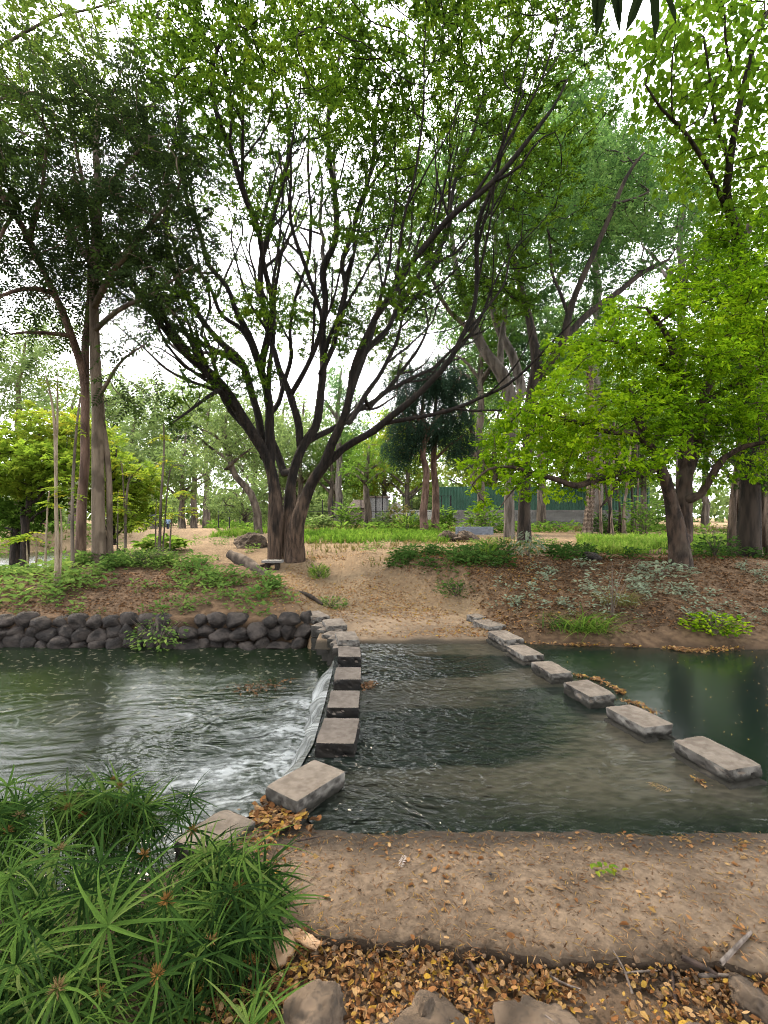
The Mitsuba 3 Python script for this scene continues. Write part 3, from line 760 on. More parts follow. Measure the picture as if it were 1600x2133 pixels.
# ---- the big spreading tree
rng = np.random.default_rng(11)
S = Skel()
G = H(*P(596, 1150, 14)[:2]) - .12
Zt = 14.
base = lambda px, w: [np.append([*P(px, 1150, Zt)[:2], G], w * .5 * Zt / FPX)]
add_limb(S, base(573, 33) + pl(Zt, (573, 1125, 0, 33.7), (573, 1060, 0, 31.4), (566, 1000, 0, 23.8), (552, 945, -.1, 21.2), (528, 905, -.2, 22.4), (505, 870, -.3, 21.3), (470, 815, -.5, 19), (432, 772, -.8, 16.8), (395, 745, -1.1, 16.5), (345, 690, -1.5, 12.5), (300, 625, -2., 11.2), (262, 560, -2.4, 7.2)), .3, rng, .10)
add_limb(S, base(612, 44) + pl(Zt, (611, 1118, .2, 47.1), (606, 1075, .2, 33.7), (604, 1020, .3, 22.1), (614, 975, .4, 18.7), (636, 925, .6, 20.2), (656, 890, .8, 18.5), (664, 840, 1., 16.8), (672, 772, 1.4, 15.1), (671, 711, 1.8, 15.2), (676, 650, 2.2, 12.5), (674, 565, 2.5, 15), (694, 505, 2.8, 13), (700, 450, 3.1, 12), (690, 350, 3.4, 10), (684, 250, 3.6, 9), (700, 150, 3.7, 7), (715, 60, 3.8, 5)), .3, rng, .10, False)
add_limb(S, base(622, 30) + pl(Zt, (618, 1095, -.3, 31.4), (645, 1010, -.5, 22.9), (676, 967, -.7, 22.4), (690, 926, -.9, 19), (709, 881, -1., 17.4), (729, 821, -1.2, 15.1), (741, 764, -1.3, 15.8), (766, 691, -1.5, 13.2), (800, 630, -1.7, 10.6), (840, 560, -2., 11.2), (915, 475, -2.4, 13), (1000, 400, -2.8, 12), (1068, 330, -3., 10), (1140, 240, -3.2, 7), (1180, 160, -3.4, 4)), .3, rng, .10)
B = lambda *pts: add_limb(S, pl(Zt, *pts), .3, rng, .16)
B((552, 950, .2, 21.3), (545, 905, .5, 16.8), (536, 850, .8, 14.6), (500, 760, 1.2, 15.8), (453, 707, 1.5, 13.2), (420, 662, 1.8, 11.2), (385, 610, 2.0, 12), (360, 540, 2.3, 10), (345, 450, 2.6, 9), (350, 360, 2.8, 7), (370, 270, 3., 5))
B((562, 960, 0, 21.3), (564, 877, .1, 18.5), (552, 812, .1, 15.7), (538, 739, .2, 16.5), (510, 670, .4, 13.9), (492, 640, .5, 11.9), (474, 600, .6, 9.9), (435, 550, .8, 9.6), (412, 475, 1., 10), (380, 390, 1.3, 9), (372, 300, 1.5, 7), (385, 220, 1.6, 5))
B((545, 760, .2, 15.8), (552, 715, 0, 14.5), (562, 655, -.3, 13.2), (566, 620, -.4, 11.9), (550, 545, -.8, 10.6), (540, 500, -1., 11.2), (520, 425, -1.2, 13), (495, 345, -1.5, 12), (462, 265, -1.8, 11), (440, 185, -2., 10), (445, 110, -2.2, 8), (480, 50, -2.4, 6))
B((625, 930, .6, 16.8), (619, 861, .9, 15.8), (607, 821, 1.1, 13.9), (583, 776, 1.4, 12.5), (562, 711, 1.8, 11.2), (550, 655, 2.1, 11.2), (545, 560, 2.5, 11), (560, 470, 2.9, 10), (590, 380, 3.1, 8), (600, 280, 3.2, 7), (590, 180, 3.3, 5))
B((606, 822, 1.0, 11.9), (636, 768, .9, 9.9), (660, 705, .8, 10.4), (672, 650, .7, 8.8), (640, 560, .5, 9), (612, 480, .3, 8), (600, 400, .1, 6), (610, 300, 0, 4))
B((668, 780, 1.3, 13.2), (700, 700, 1.5, 9.9), (720, 620, 1.8, 9.6), (716, 540, 2.1, 10), (740, 460, 2.5, 9), (770, 360, 2.7, 8), (780, 250, 2.8, 7), (800, 150, 2.9, 5))
B((735, 800, -1., 13.2), (760, 745, -.6, 11.2), (798, 699, -.2, 9.9), (835, 640, .2, 10.4), (880, 560, .7, 11), (930, 480, 1.2, 9), (950, 380, 1.6, 8), (985, 280, 1.9, 7), (1010, 180, 2., 5))
B((680, 965, -.6, 19), (725, 930, -.6, 15.1), (774, 902, -.7, 15.8), (814, 869, -.9, 14.5), (859, 833, -1., 13.2), (904, 788, -1.1, 11.9), (936, 747, -1.2, 10.6), (960, 695, -1.3, 10.4), (982, 645, -1.4, 8.8), (992, 550, -1.6, 10), (996, 460, -1.9, 9), (1035, 370, -2.2, 8), (1060, 270, -2.4, 6), (1090, 190, -2.5, 4))
B((728, 880, -.6, 11.2), (757, 838, .2, 11.2), (790, 780, .8, 8.8), (822, 711, 1.4, 7.2), (851, 640, 1.9, 5.6), (905, 560, 2.3, 8), (930, 470, 2.6, 7), (940, 380, 2.8, 5), (960, 300, 2.9, 4))
B((770, 850, .3, 10.4), (800, 815, .6, 9.6), (847, 795, .9, 8), (904, 765, 1.3, 6.4), (945, 725, 1.6, 5.6), (1010, 690, 2.0, 4))
B((592, 985, .8, 16.8), (575, 940, 1.2, 15.8), (560, 880, 1.8, 12.5), (585, 830, 2.4, 9.9), (600, 760, 2.9, 8.8), (610, 660, 3.4, 6.4), (640, 540, 4., 7), (650, 440, 4.2, 6), (640, 330, 4.3, 5), (640, 230, 4.4, 4))
B((470, 815, -.4, 11.2), (452, 780, -.2, 8.8), (432, 715, .1, 7.2), (418, 690, .2, 6.4), (440, 640, .4, 4.8), (430, 580, .5, 3.2))
B((460, 810, -.9, 9.6), (425, 832, -1.6, 7.2), (385, 860, -2.1, 5.6), (358, 880, -2.4, 3.2))
def side_limbs(S, rng, limbs, fr, ang, lf, rf, step=.3, wig=.2, zmin=0, lmin=1.2):
    """secondary limbs forking upward at a narrow angle from the given limbs"""
    P0, L0, R0 = np.array(S.p), np.array(S.limb), np.array(S.r)
    for li in limbs:
        q, rr = P0[L0 == li], R0[L0 == li]
        if len(q) < 8: continue
        tot = len(q) * step
        for f_ in fr:
            k_ = int(len(q) * (f_ + rng.uniform(-.06, .06)))
            if k_ < 2 or k_ > len(q) - 3 or q[k_, 2] < zmin: continue
            t = nrm(q[k_ + 1] - q[k_ - 1]); s1 = nrm(np.cross(t, rng.normal(size=3)))
            a = R_(rng.uniform(*ang)); d = nrm(t * math.cos(a) + s1 * math.sin(a)); L_ = max(lmin, tot * (1 - f_) * rng.uniform(*lf)); r_ = max(rr[k_] * rf, .018)
            e1 = q[k_] + d * L_ * .4; d2 = nrm(d + [0, 0, .45]); e2 = e1 + d2 * L_ * .35; e3 = e2 + nrm(d2 + rng.normal(0, .25, 3)) * L_ * .3
            add_limb(S, [np.append(q[k_], r_), np.append(e1, r_ * .75), np.append(e2, r_ * .5), np.append(e3, r_ * .28)], step, rng, wig)
    return max(S.limb)
n0 = max(S.limb); n1 = side_limbs(S, rng, range(n0), (.22, .34, .46, .58, .70, .82), (14, 34), (.5, .95), .66, zmin=3.2)
n2 = side_limbs(S, rng, range(n0 + 1, n1 + 1), (.30, .52, .74), (18, 42), (.6, 1.), .66, zmin=4.5)
cT = P(640, 330, Zt)
ellM = [(P(720, 330, 14), [6.6, 6., 6.8]), (P(560, 470, 14), [5.6, 5.4, 5.0]), (P(900, 300, 14), [4.9, 5.2, 5.0]), (P(1110, 150, 13.2), [2.3, 3.2, 2.6])]
def keepM(c):
    px = (c[:, 0] / c[:, 1]) * FPX + 800; py = 1078 - (c[:, 2] - 1.85) / c[:, 1] * FPX
    front = ((c[:, 1] < 13.6) & (py > 200)) | ((c[:, 1] < 17) & (py > 450) & (np.abs(px - 680) < 270))
    return (c[:, 2] > 5.2) & (py < 760 - .25 * np.abs(px - 640)) & (px > 285) & ~(front & (rng.random(len(c)) < .8))
att = np.vstack([clumps(ellM, 860, 13, .62, rng, .45, .5, keepM), clumps([(P(400, 850, 12), [.8, .7, .35]), (P(470, 770, 13), [1., .8, .6])], 22, 14, .35, rng)])
colonize(S, att, .30, 2.6, .45, 75, rng, .34, minr=4.2)
spray = tmpl_spray(17, .36, .115, .44, rng, 2, .55)
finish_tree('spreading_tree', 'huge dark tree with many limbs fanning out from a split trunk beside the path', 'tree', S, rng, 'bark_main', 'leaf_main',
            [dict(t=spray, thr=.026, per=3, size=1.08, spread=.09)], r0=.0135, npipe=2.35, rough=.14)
# ---- left: pale twin-trunked tree and the dark leaning one, with dark feathery crowns
rng = np.random.default_rng(21)
def ground_at(px, py, Z):
    q = P(px, py, Z); return float(H(q[0], q[1]))
def root(px, Z, w, dz=-.15):
    q = P(px, 1100, Z); return [np.array([q[0], q[1], float(H(q[0], q[1])) + dz, w * .5 * Z / FPX])]
pin = tmpl_pinnate(7, .42, .125, .36, .35, rng)
Zp = 11.8
S = Skel()
add_limb(S, root(207, Zp, 34) + pl(Zp, (207, 1130, 0, 27.5), (204, 1030, 0, 24.1), (203, 930, 0, 23.2), (205, 860, 0, 24.1), (201, 780, 0, 21.5), (196, 690, 0, 18.9), (196, 600, .1, 17.2), (200, 500, .2, 18.9), (205, 400, .3, 14.6), (200, 300, .4, 12), (205, 200, .5, 7)), .3, rng, .03)
add_limb(S, root(229, Zp + .1, 20) + pl(Zp + .1, (228, 1120, 0, 12.9), (228, 1030, 0, 12), (224, 950, 0, 12), (215, 885, 0, 12), (206, 810, 0, 12)), .3, rng, .03, False)
for pts in ([(196, 640, 0, 13.8), (240, 560, -.6, 12), (300, 490, -1., 9), (350, 430, -1.3, 5)], [(198, 560, 0, 12), (150, 480, .6, 10), (110, 400, 1., 6)], [(203, 420, .2, 12), (260, 340, -.6, 8), (310, 280, -1., 5)],
            [(196, 690, 0, 12), (250, 640, -.5, 10), (330, 600, -.8, 7), (400, 560, -1., 4)], [(204, 830, 0, 9), (250, 760, -.4, 6), (300, 720, -.6, 4)], [(200, 480, .2, 10), (160, 330, -.3, 7), (140, 230, -.6, 4)]):
    add_limb(S, pl(Zp, *pts), .3, rng, .12)
el = [(P(310, 480, 11.2), [1.5, 2.4, 2.2]), (P(370, 430, 11), [1.1, 1.7, 1.4]), (P(170, 430, 11.8), [2.2, 2.4, 2.5]), (P(230, 250, 12), [1.8, 2.2, 1.8]), (P(350, 600, 10.8), [.8, 1.4, 1.1]), (P(275, 790, 11.4), [.9, 1.1, .75])]
colonize(S, clumps(el, 210, 7, .34, rng, .2, .5), .24, 2.2, .36, 60, rng, .3, minr=4.0)
finish_tree('pale_trunk_tree', 'tree with two smooth pale fused trunks on the left bank, under dark feathery leaves', 'tree', S, rng, 'bark_pale', 'leaf_dark',
            [dict(t=pin, thr=.026, per=3, size=1.1, spread=.18, droop=.3)], r0=.010, rough=.08)
S = Skel(); Zd = 12.3
add_limb(S, root(167, Zd, 25) + pl(Zd, (169, 1120, 0, 19.8), (173, 1020, 0, 18.1), (177, 930, 0, 17.2), (179, 850, 0, 16.3), (176, 790, 0, 16.3), (160, 730, -.2, 15.5), (130, 650, -.5, 13.8), (95, 580, -.8, 12), (50, 480, -1.2, 12), (8, 410, -1.6, 12), (-50, 320, -2, 8)), .3, rng, .05)
for pts in ([(178, 800, 0, 15.5), (182, 700, .3, 13.8), (186, 600, .6, 11.2), (180, 480, .9, 10), (150, 330, 1.2, 6)], [(110, 610, -.7, 12), (60, 600, -1.2, 9), (0, 620, -1.8, 6)], [(60, 500, -1.1, 11), (90, 400, -1.4, 8), (100, 280, -1.7, 5)],
            [(30, 440, -1.4, 9), (-10, 520, -2., 6), (-30, 600, -2.4, 4)], [(150, 700, -.3, 10), (80, 690, -1., 7), (20, 700, -1.8, 4)]):
    add_limb(S, pl(Zd, *pts), .3, rng, .12)
el = [(P(60, 440, 11), [2.3, 2.4, 2.7]), (P(20, 610, 10.6), [1.7, 1.9, 1.1]), (P(150, 560, 12.6), [1.6, 1.8, 2.3]), (P(0, 300, 10.5), [1.7, 1.8, 1.8]), (P(20, 700, 10.2), [1., 1., .6])]
colonize(S, clumps(el, 190, 7, .34, rng, .2, .5), .24, 2.2, .36, 60, rng, .3, minr=4.2)
finish_tree('dark_trunk_tree', 'tree with dark brown trunk close behind the pale twin trunks, its limb leaning out left', 'tree', S, rng, 'bark_brown', 'leaf_dark',
            [dict(t=pin, thr=.026, per=2, size=1.15, spread=.2, droop=.4)], r0=.010, rough=.1)
# ---- bright crown reaching in at the top left corner (its trunk stands outside the frame)
S = Skel(); rng = np.random.default_rng(23)
q = np.array([-16., 15., float(H(-16, 15)) - .2, .35])
add_limb(S, [q, np.array([-15.5, 15, 6, .28]), np.array([-14.5, 14.8, 11, .2]), np.array([-12.5, 14.5, 14.5, .07]), np.array([-9.5, 14.2, 16.2, .035]), np.array([-7, 14, 16.6, .02])], .45, rng, .2)
add_limb(S, [np.array([-14.7, 14.8, 10.5, .16]), np.array([-12.8, 14, 12.4, .1]), np.array([-10.5, 13.6, 13.4, .05]), np.array([-8.6, 13.4, 13.2, .03])], .4, rng, .2)
el = [(P(60, 110, 14.2), [2.6, 2.5, 2.2]), (P(200, 80, 14.4), [2.2, 2.2, 1.3]), (P(-120, 250, 14), [2.5, 2.5, 3]), (P(130, 200, 13.6), [2.0, 2, 1.0]), (P(300, 230, 13.4), [.9, 1.2, .8])]
colonize(S, clumps(el, 170, 11, .6, rng, .2, .5), .32, 2.6, .45, 60, rng, .3, minr=8)
spray2 = tmpl_spray(12, .40, .15, .45, rng, 2, .5)
finish_tree('overhanging_tree', 'airy light green crown reaching in at the top left corner, above the dark feathery trees', 'tree', S, rng, 'bark_mid', 'leaf_upper', [dict(t=spray2, thr=.03, per=3, size=1., spread=.12)], r0=.011)

# ---- trees behind on the right: blue-green crowns
rng = np.random.default_rng(31)
spray3 = tmpl_spray(10, .42, .142, .5, rng, 2, .6)
S = Skel(); Z = 21.
add_limb(S, root(1060, Z, 24) + pl(Z, (1062, 1020, 0, 20), (1064, 930, 0, 20), (1066, 850, 0, 27), (1056, 800, 0, 27), (1036, 768, 0, 25), (1010, 735, .2, 22), (985, 680, .4, 19), (960, 600, .8, 15), (945, 520, 1.2, 10), (930, 430, 1.6, 6)), .45, rng, .12)
for pts in ([(1067, 845, 0, 24), (1090, 815, .3, 20), (1080, 770, .6, 19), (1064, 735, .9, 18), (1040, 690, 1.3, 16), (1022, 620, 1.8, 13), (1030, 520, 2.2, 10), (1040, 420, 2.6, 6)], [(1040, 770, 0, 15), (1048, 690, .6, 12), (1060, 600, 1.2, 9), (1110, 480, 1.8, 6)],
            [(985, 690, .4, 12), (930, 640, 0, 9), (890, 560, -.4, 6)]):
    add_limb(S, pl(Z, *pts), .45, rng, .15)
el = [(P(970, 470, 22), [3.6, 3, 3.2]), (P(1060, 380, 23), [3.4, 3, 3.5]), (P(920, 600, 22), [2.3, 2.5, 2]), (P(1030, 600, 23.5), [2.6, 2, 2]), (P(940, 330, 23), [2.6, 2.6, 2.2])]
colonize(S, clumps(el, 300, 10, .8, rng, .3, .6), .42, 3.2, .6, 60, rng, .3, minr=6)
finish_tree('grey_limbed_tree', 'tall tree with grey forking limbs behind the big tree, its crown blue-green', 'tree', S, rng, 'bark_grey', 'leaf_blue', [dict(t=spray3, thr=.035, per=4, size=1.2, spread=.15)], r0=.013)
S = Skel(); Z = 17.5
add_limb(S, root(1092, Z, 32) + pl(Z, (1094, 1040, 0, 23), (1098, 960, 0, 22), (1104, 880, 0, 25), (1112, 800, 0, 24), (1117, 755, 0, 22), (1107, 690, .3, 17), (1096, 640, .5, 14), (1075, 560, .8, 11), (1050, 480, 1.1, 8), (1045, 390, 1.4, 5)), .4, rng, .06)
for pts in ([(1114, 790, 0, 20), (1134, 765, -.2, 18), (1169, 723, -.4, 17), (1185, 660, -.5, 15), (1202, 610, -.6, 13), (1235, 525, -.8, 11), (1280, 425, -1., 9), (1310, 360, -1.2, 7), (1340, 320, -1.4, 4)],
            [(1150, 745, -.3, 16), (1190, 690, 0, 15), (1250, 635, .2, 13), (1290, 605, .4, 11), (1340, 567, .6, 9), (1390, 540, .8, 5)], [(1280, 425, -1., 6), (1330, 410, -.8, 4), (1360, 395, -.6, 3)], [(1096, 640, .5, 9), (1060, 610, 1., 7), (990, 560, 1.5, 4)],
            [(1185, 660, -.5, 8), (1150, 560, 0, 6), (1140, 450, .4, 4)]):
    add_limb(S, pl(Z, *pts), .4, rng, .10)
el = [(P(1180, 430, 19), [2.6, 2.6, 3.0]), (P(1290, 470, 18.5), [2.4, 2.4, 2.2]), (P(1240, 620, 20), [2.4, 2, 1.7]), (P(1100, 560, 19), [1.6, 2, 2]), (P(1380, 420, 18), [1.7, 2, 1.6]), (P(1270, 330, 19), [1.6, 1.8, 1.5])]
colonize(S, clumps(el, 260, 10, .7, rng, .3, .6), .36, 2.8, .5, 60, rng, .3, minr=6)
finish_tree('forked_tree', 'tree with one long straight dark branch slanting up right, behind the lime green tree', 'tree', S, rng, 'bark_dark', 'leaf_blue', [dict(t=spray3, thr=.032, per=4, size=1.0, spread=.13)], r0=.011)
# ---- further crowns behind
def back_tree(name, label, px, Z, top, bottom, wpx, leafm, bark='bark_mid', seed=0, n=120, per=8, lean=0, w=14, size=1.3, tmpl=None, group=None, kind='tree', step=.55, shell=.3, flat=.65, thr=.04, r0=.016, ells=None, lper=3, droop=0.):
    r = np.random.default_rng(seed + 500)
    S = Skel(); m = Z / FPX
    cpy = (top + bottom) / 2
    add_limb(S, root(px - lean, Z, w * 1.3) + pl(Z, (px - lean * .8, 1060 + (bottom - 1060) * .3, 0, w), (px - lean * .2, bottom, 0, w * .85), (px, cpy, 0, w * .55), (px + wpx * .05, top + (cpy - top) * .4, 0, w * .25)), step, r, .25)
    for k in range(4):
        s = -1 if k % 2 else 1
        y0 = bottom + (cpy - bottom) * r.uniform(-.1, .7)
        add_limb(S, pl(Z, (px, y0, 0, w * .5), (px + s * wpx * .14, y0 - (bottom - top) * .14, r.uniform(-1, 1), w * .35), (px + s * wpx * .3, y0 - (bottom - top) * .24, r.uniform(-2, 2), w * .2)), step, r, .25)
    if ells is None:
        ells = []
        for k in range(5):
            ells.append((P(px + r.uniform(-.3, .3) * wpx, cpy + r.uniform(-.25, .25) * (bottom - top), Z + r.uniform(-1, 1) * wpx * m * .2), [wpx * m * r.uniform(.22, .34), wpx * m * .3, (bottom - top) * m * r.uniform(.2, .3)]))
    colonize(S, clumps(ells, n, per, wpx * m * .09 + .25, r, shell, flat), step, 6 * step + 2, step * 1.2, 50, r, .3, minr=P(px, bottom + .2 * (1060 - bottom), Z)[2])
    return finish_tree(name, label, kind, S, r, bark, leafm, [dict(t=tmpl if tmpl is not None else spray3, thr=thr, per=lper, size=size, spread=.14 * size, droop=droop)], r0=r0, group=group)
back_tree('column_tree', 'tall narrow pale blue-green tree rising behind the forked tree', 1245, 30, 95, 560, 260, 'leaf_blue', 'bark_grey', 1, 270, 9, 0, 18, 1.7, lper=6)
back_tree('far_tree', 'dense green tree behind the top of the lime green tree', 1420, 27, 300, 640, 280, 'leaf_mid', 'bark_grey', 2, 200, 9, 0, 18, 1.6, lper=4)
back_tree('far_tree', 'bushy green tree between the big tree and the forked tree, low behind', 1000, 33, 560, 850, 230, 'leaf_mid', 'bark_mid', 3, 190, 9, 0, 16, 1.8, lper=4)
back_tree('far_tree', 'green tree filling the gap above the green metal fence', 1130, 34, 600, 900, 240, 'leaf_blue', 'bark_mid', 4, 190, 9, 0, 16, 1.8, lper=4)
back_tree('far_tree', 'bright green tree behind the green metal fence', 1180, 46, 740, 1030, 260, 'leaf_yellowgreen', 'bark_mid', 5, 300, 8, 0, 14, 2.4, step=.8, lper=4, shell=.1)
back_tree('far_tree', 'bright green tree behind the wall at the left reach of the lime green branches', 1030, 50, 800, 1040, 200, 'leaf_yellowgreen', 'bark_mid', 25, 260, 8, 0, 14, 2.6, step=.8, lper=4, shell=.1)
back_tree('far_tree', 'bright green tree low behind the lime green crown', 1310, 44, 700, 1020, 260, 'leaf_mid', 'bark_mid', 26, 280, 8, 0, 14, 2.4, step=.8, lper=4, shell=.1)
back_tree('far_tree', 'bright green bushy tree behind the fence left of the dark weeping trees', 800, 56, 850, 1035, 170, 'leaf_yellowgreen', 'bark_mid', 6, 220, 8, 0, 12, 2.8, step=.9, lper=4)
back_tree('far_tree', 'light green tree behind the fence right of the dark weeping trees', 985, 58, 870, 1040, 190, 'leaf_yellowgreen', 'bark_mid', 7, 220, 8, 0, 12, 2.8, step=.9, lper=4)
back_tree('far_tree', 'small light green tree in front of the grey shed', 765, 34, 905, 1010, 110, 'leaf_mid', 'bark_mid', 8, 80, 8, 0, 14, 1.2, step=.45, lper=4)
back_tree('far_tree', 'dusty blue-green weeping tree behind the split trunk', 705, 44, 730, 930, 130, 'leaf_blue', 'bark_grey', 9, 110, 8, 0, 14, 2.0, step=.7, droop=.6, lper=4)
back_tree('far_tree', 'green tree behind the banyan at the right edge', 1540, 30, 640, 1030, 260, 'leaf_mid', 'bark_mid', 10, 170, 9, 0, 18, 1.7, lper=4)
back_tree('far_tree', 'shadowed green tree behind the lime green tree trunk', 1340, 36, 820, 1040, 230, 'leaf_mid', 'bark_mid', 11, 130, 8, 0, 14, 1.9, lper=4)
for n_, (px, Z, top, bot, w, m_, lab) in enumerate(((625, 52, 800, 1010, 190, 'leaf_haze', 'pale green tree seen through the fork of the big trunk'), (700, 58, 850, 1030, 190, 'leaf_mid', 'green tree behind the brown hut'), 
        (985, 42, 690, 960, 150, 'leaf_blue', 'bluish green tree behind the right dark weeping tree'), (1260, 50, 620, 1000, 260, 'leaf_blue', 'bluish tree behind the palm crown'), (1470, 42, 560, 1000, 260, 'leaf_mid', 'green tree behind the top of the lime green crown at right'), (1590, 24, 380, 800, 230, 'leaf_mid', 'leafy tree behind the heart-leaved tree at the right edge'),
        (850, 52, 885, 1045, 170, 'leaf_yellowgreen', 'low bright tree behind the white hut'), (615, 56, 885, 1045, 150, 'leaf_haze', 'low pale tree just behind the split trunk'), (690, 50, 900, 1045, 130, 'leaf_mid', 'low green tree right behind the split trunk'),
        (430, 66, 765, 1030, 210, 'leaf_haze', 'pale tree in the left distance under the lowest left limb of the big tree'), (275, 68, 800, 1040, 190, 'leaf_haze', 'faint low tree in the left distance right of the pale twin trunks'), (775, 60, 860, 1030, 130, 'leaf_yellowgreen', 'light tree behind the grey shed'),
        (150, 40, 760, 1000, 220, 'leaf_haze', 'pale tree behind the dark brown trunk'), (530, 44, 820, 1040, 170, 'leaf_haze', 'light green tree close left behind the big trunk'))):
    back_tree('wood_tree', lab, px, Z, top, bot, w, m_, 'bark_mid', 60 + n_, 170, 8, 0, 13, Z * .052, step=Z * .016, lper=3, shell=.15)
# left distance
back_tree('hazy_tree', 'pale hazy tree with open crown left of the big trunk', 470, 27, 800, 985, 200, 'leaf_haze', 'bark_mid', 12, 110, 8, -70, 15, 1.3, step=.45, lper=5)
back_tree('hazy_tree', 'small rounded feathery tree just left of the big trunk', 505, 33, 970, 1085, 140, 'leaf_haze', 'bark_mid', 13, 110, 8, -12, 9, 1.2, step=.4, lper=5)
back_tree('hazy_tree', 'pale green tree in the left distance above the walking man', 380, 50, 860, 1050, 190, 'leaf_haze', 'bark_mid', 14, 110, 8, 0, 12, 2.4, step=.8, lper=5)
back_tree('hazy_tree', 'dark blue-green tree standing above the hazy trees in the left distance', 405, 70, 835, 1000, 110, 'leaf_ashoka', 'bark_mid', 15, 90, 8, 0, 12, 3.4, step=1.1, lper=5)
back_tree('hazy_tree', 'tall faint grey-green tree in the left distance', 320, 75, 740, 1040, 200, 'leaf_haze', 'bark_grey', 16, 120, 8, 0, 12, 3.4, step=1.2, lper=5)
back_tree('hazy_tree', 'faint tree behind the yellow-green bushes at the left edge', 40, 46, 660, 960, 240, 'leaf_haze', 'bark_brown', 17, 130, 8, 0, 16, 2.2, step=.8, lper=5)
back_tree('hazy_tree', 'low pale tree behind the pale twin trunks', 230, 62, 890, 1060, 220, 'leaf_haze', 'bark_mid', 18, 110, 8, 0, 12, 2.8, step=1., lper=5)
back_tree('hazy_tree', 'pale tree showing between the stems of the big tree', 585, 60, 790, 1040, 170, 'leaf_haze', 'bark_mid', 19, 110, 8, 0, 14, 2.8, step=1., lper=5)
spray4 = tmpl_spray(10, .46, .20, .5, rng, 2, .4)
back_tree('yellow_green_tree', 'bright yellow-green tree at the left edge behind the pond', 70, 22, 850, 1060, 260, 'leaf_yellowgreen', 'bark_dark', 20, 170, 9, 20, 14, 1.1, spray4, step=.4, flat=.4, lper=6)
back_tree('yellow_green_tree', 'bright yellow-green bushy tree showing between and right of the pale twin trunks', 235, 25, 885, 1120, 180, 'leaf_yellowgreen', 'bark_dark', 21, 150, 9, 0, 10, 1.1, spray4, step=.4, flat=.4, lper=6)
back_tree('yellow_green_tree', 'dull green tree leaning over the pond at the left edge', 45, 24, 960, 1130, 190, 'leaf_mid', 'bark_dark', 22, 120, 9, 10, 16, 1.0, spray4, step=.4, flat=.4, lper=6)
# a continuous far wood that closes the horizon
r = np.random.default_rng(77); parts = []
sp5 = tmpl_spray(10, 1.6, .9, .6, r, 2, .6)
for side in range(110):
    x = r.uniform(-95, 95); y = r.uniform(82, 112); hgt = r.uniform(6, 13) * (1.0 if x > -15 else .8)
    n = 45
    d = nrm(r.normal(size=(n, 3))) * (r.random((n, 1)) ** .4) * [r.uniform(3, 5), 3, hgt / 2]
    pos = d + [x, y, hgt / 2 + .2]
    a = r.uniform(0, 6.28, n)
    parts.append(scatter(sp5, pos, np.stack([np.cos(a), np.sin(a), -.3 + 0 * a], 1), r.normal(0, .5, (n, 3)) + [0, -.3, 1], r.uniform(.7, 1.3, n), r.uniform(0, .7) + .3 * r.random(n)))
v, f, uv = cat(parts)
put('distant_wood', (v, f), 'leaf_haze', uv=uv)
tag('distant_wood', 'unbroken pale green wood closing the view far behind the fence and pond', 'wood', kind='stuff')

# ---- two dark weeping mast trees on bare trunks
pend = tmpl_leaf(1, .24, .1, .15, 4)
for k, (px, w, lab, wid) in enumerate(((884, 15, 'dark weeping tree on a straight bare trunk, left of the pair', 125), (906, 15, 'dark weeping tree on a straight bare trunk, right of the pair', 150))):
    back_tree('weeping_tree', lab, px, 29 + k, 745 + 20 * k, 965, wid * 1.15, 'leaf_ashoka', 'bark_brown', 30 + k, 150, 7, 0, w, 1.0, tmpl_pinnate(6, .55, .30, .22, .9, rng), step=.4, droop=1.2, lper=4,
              ells=[(P(px + (-1, 1)[k] * 32, 800, 29 + k), [1.3, 1.2, 1.3]), (P(px + (-1, 1)[k] * 22, 880, 29 + k), [1.5, 1.3, 1.3]), (P(px, 770, 29 + k), [.8, .8, 1.0]), (P(px + (-1, 1)[k] * 48, 925, 29 + k), [.8, .8, .9])])

# ---- palm with a scaly pinkish trunk
k = numbered('palm_tree'); tag(k, 'palm with rough scaly pinkish trunk in front of the grey block wall', 'palm')
Z = 25; q0 = root(1222, Z, 24)[0]; q1 = P(1231, 1000, Z); q2 = P(1228, 740, Z)
pth = smooth_path([q0[:3], q1, q2], .11, rng)
v = []; n = len(pth); kk = 12
for i, c in enumerate(pth):
    rr = .205 * (1 + .16 * (i % 2)) * (1 - .25 * i / n) + .18 * math.exp(-i / 3.)
    a = np.arange(kk) * 2 * np.pi / kk + (i // 2 % 2) * .26
    v.append(np.stack([c[0] + rr * np.cos(a) * (1 + .1 * np.cos(a * 6)), c[1] + rr * np.sin(a), np.full(kk, c[2])], 1))
v = np.vstack(v); i, j = np.meshgrid(np.arange(n - 1), np.arange(kk), indexing='ij')
f = np.vstack([np.stack([i * kk + j, i * kk + (j + 1) % kk, (i + 1) * kk + (j + 1) % kk], -1).reshape(-1, 3), np.stack([i * kk + j, (i + 1) * kk + (j + 1) % kk, (i + 1) * kk + j], -1).reshape(-1, 3)])
put('trunk', (v, f), 'bark_root', k)
fr = tmpl_pinnate(34, 3.2, .55, .07, .55, rng)
n = 26; a = rng.uniform(0, 6.28, n)
vv = scatter(fr, np.repeat([q2], n, 0), np.stack([np.cos(a), np.sin(a), rng.uniform(-.6, .9, n)], 1), np.stack([0 * a, 0 * a, 1 + 0 * a], 1), rng.uniform(.8, 1.05, n), rng.random(n))
put('fronds', vv[:2], 'leaf_blue', k, uv=vv[2], stuff=True)

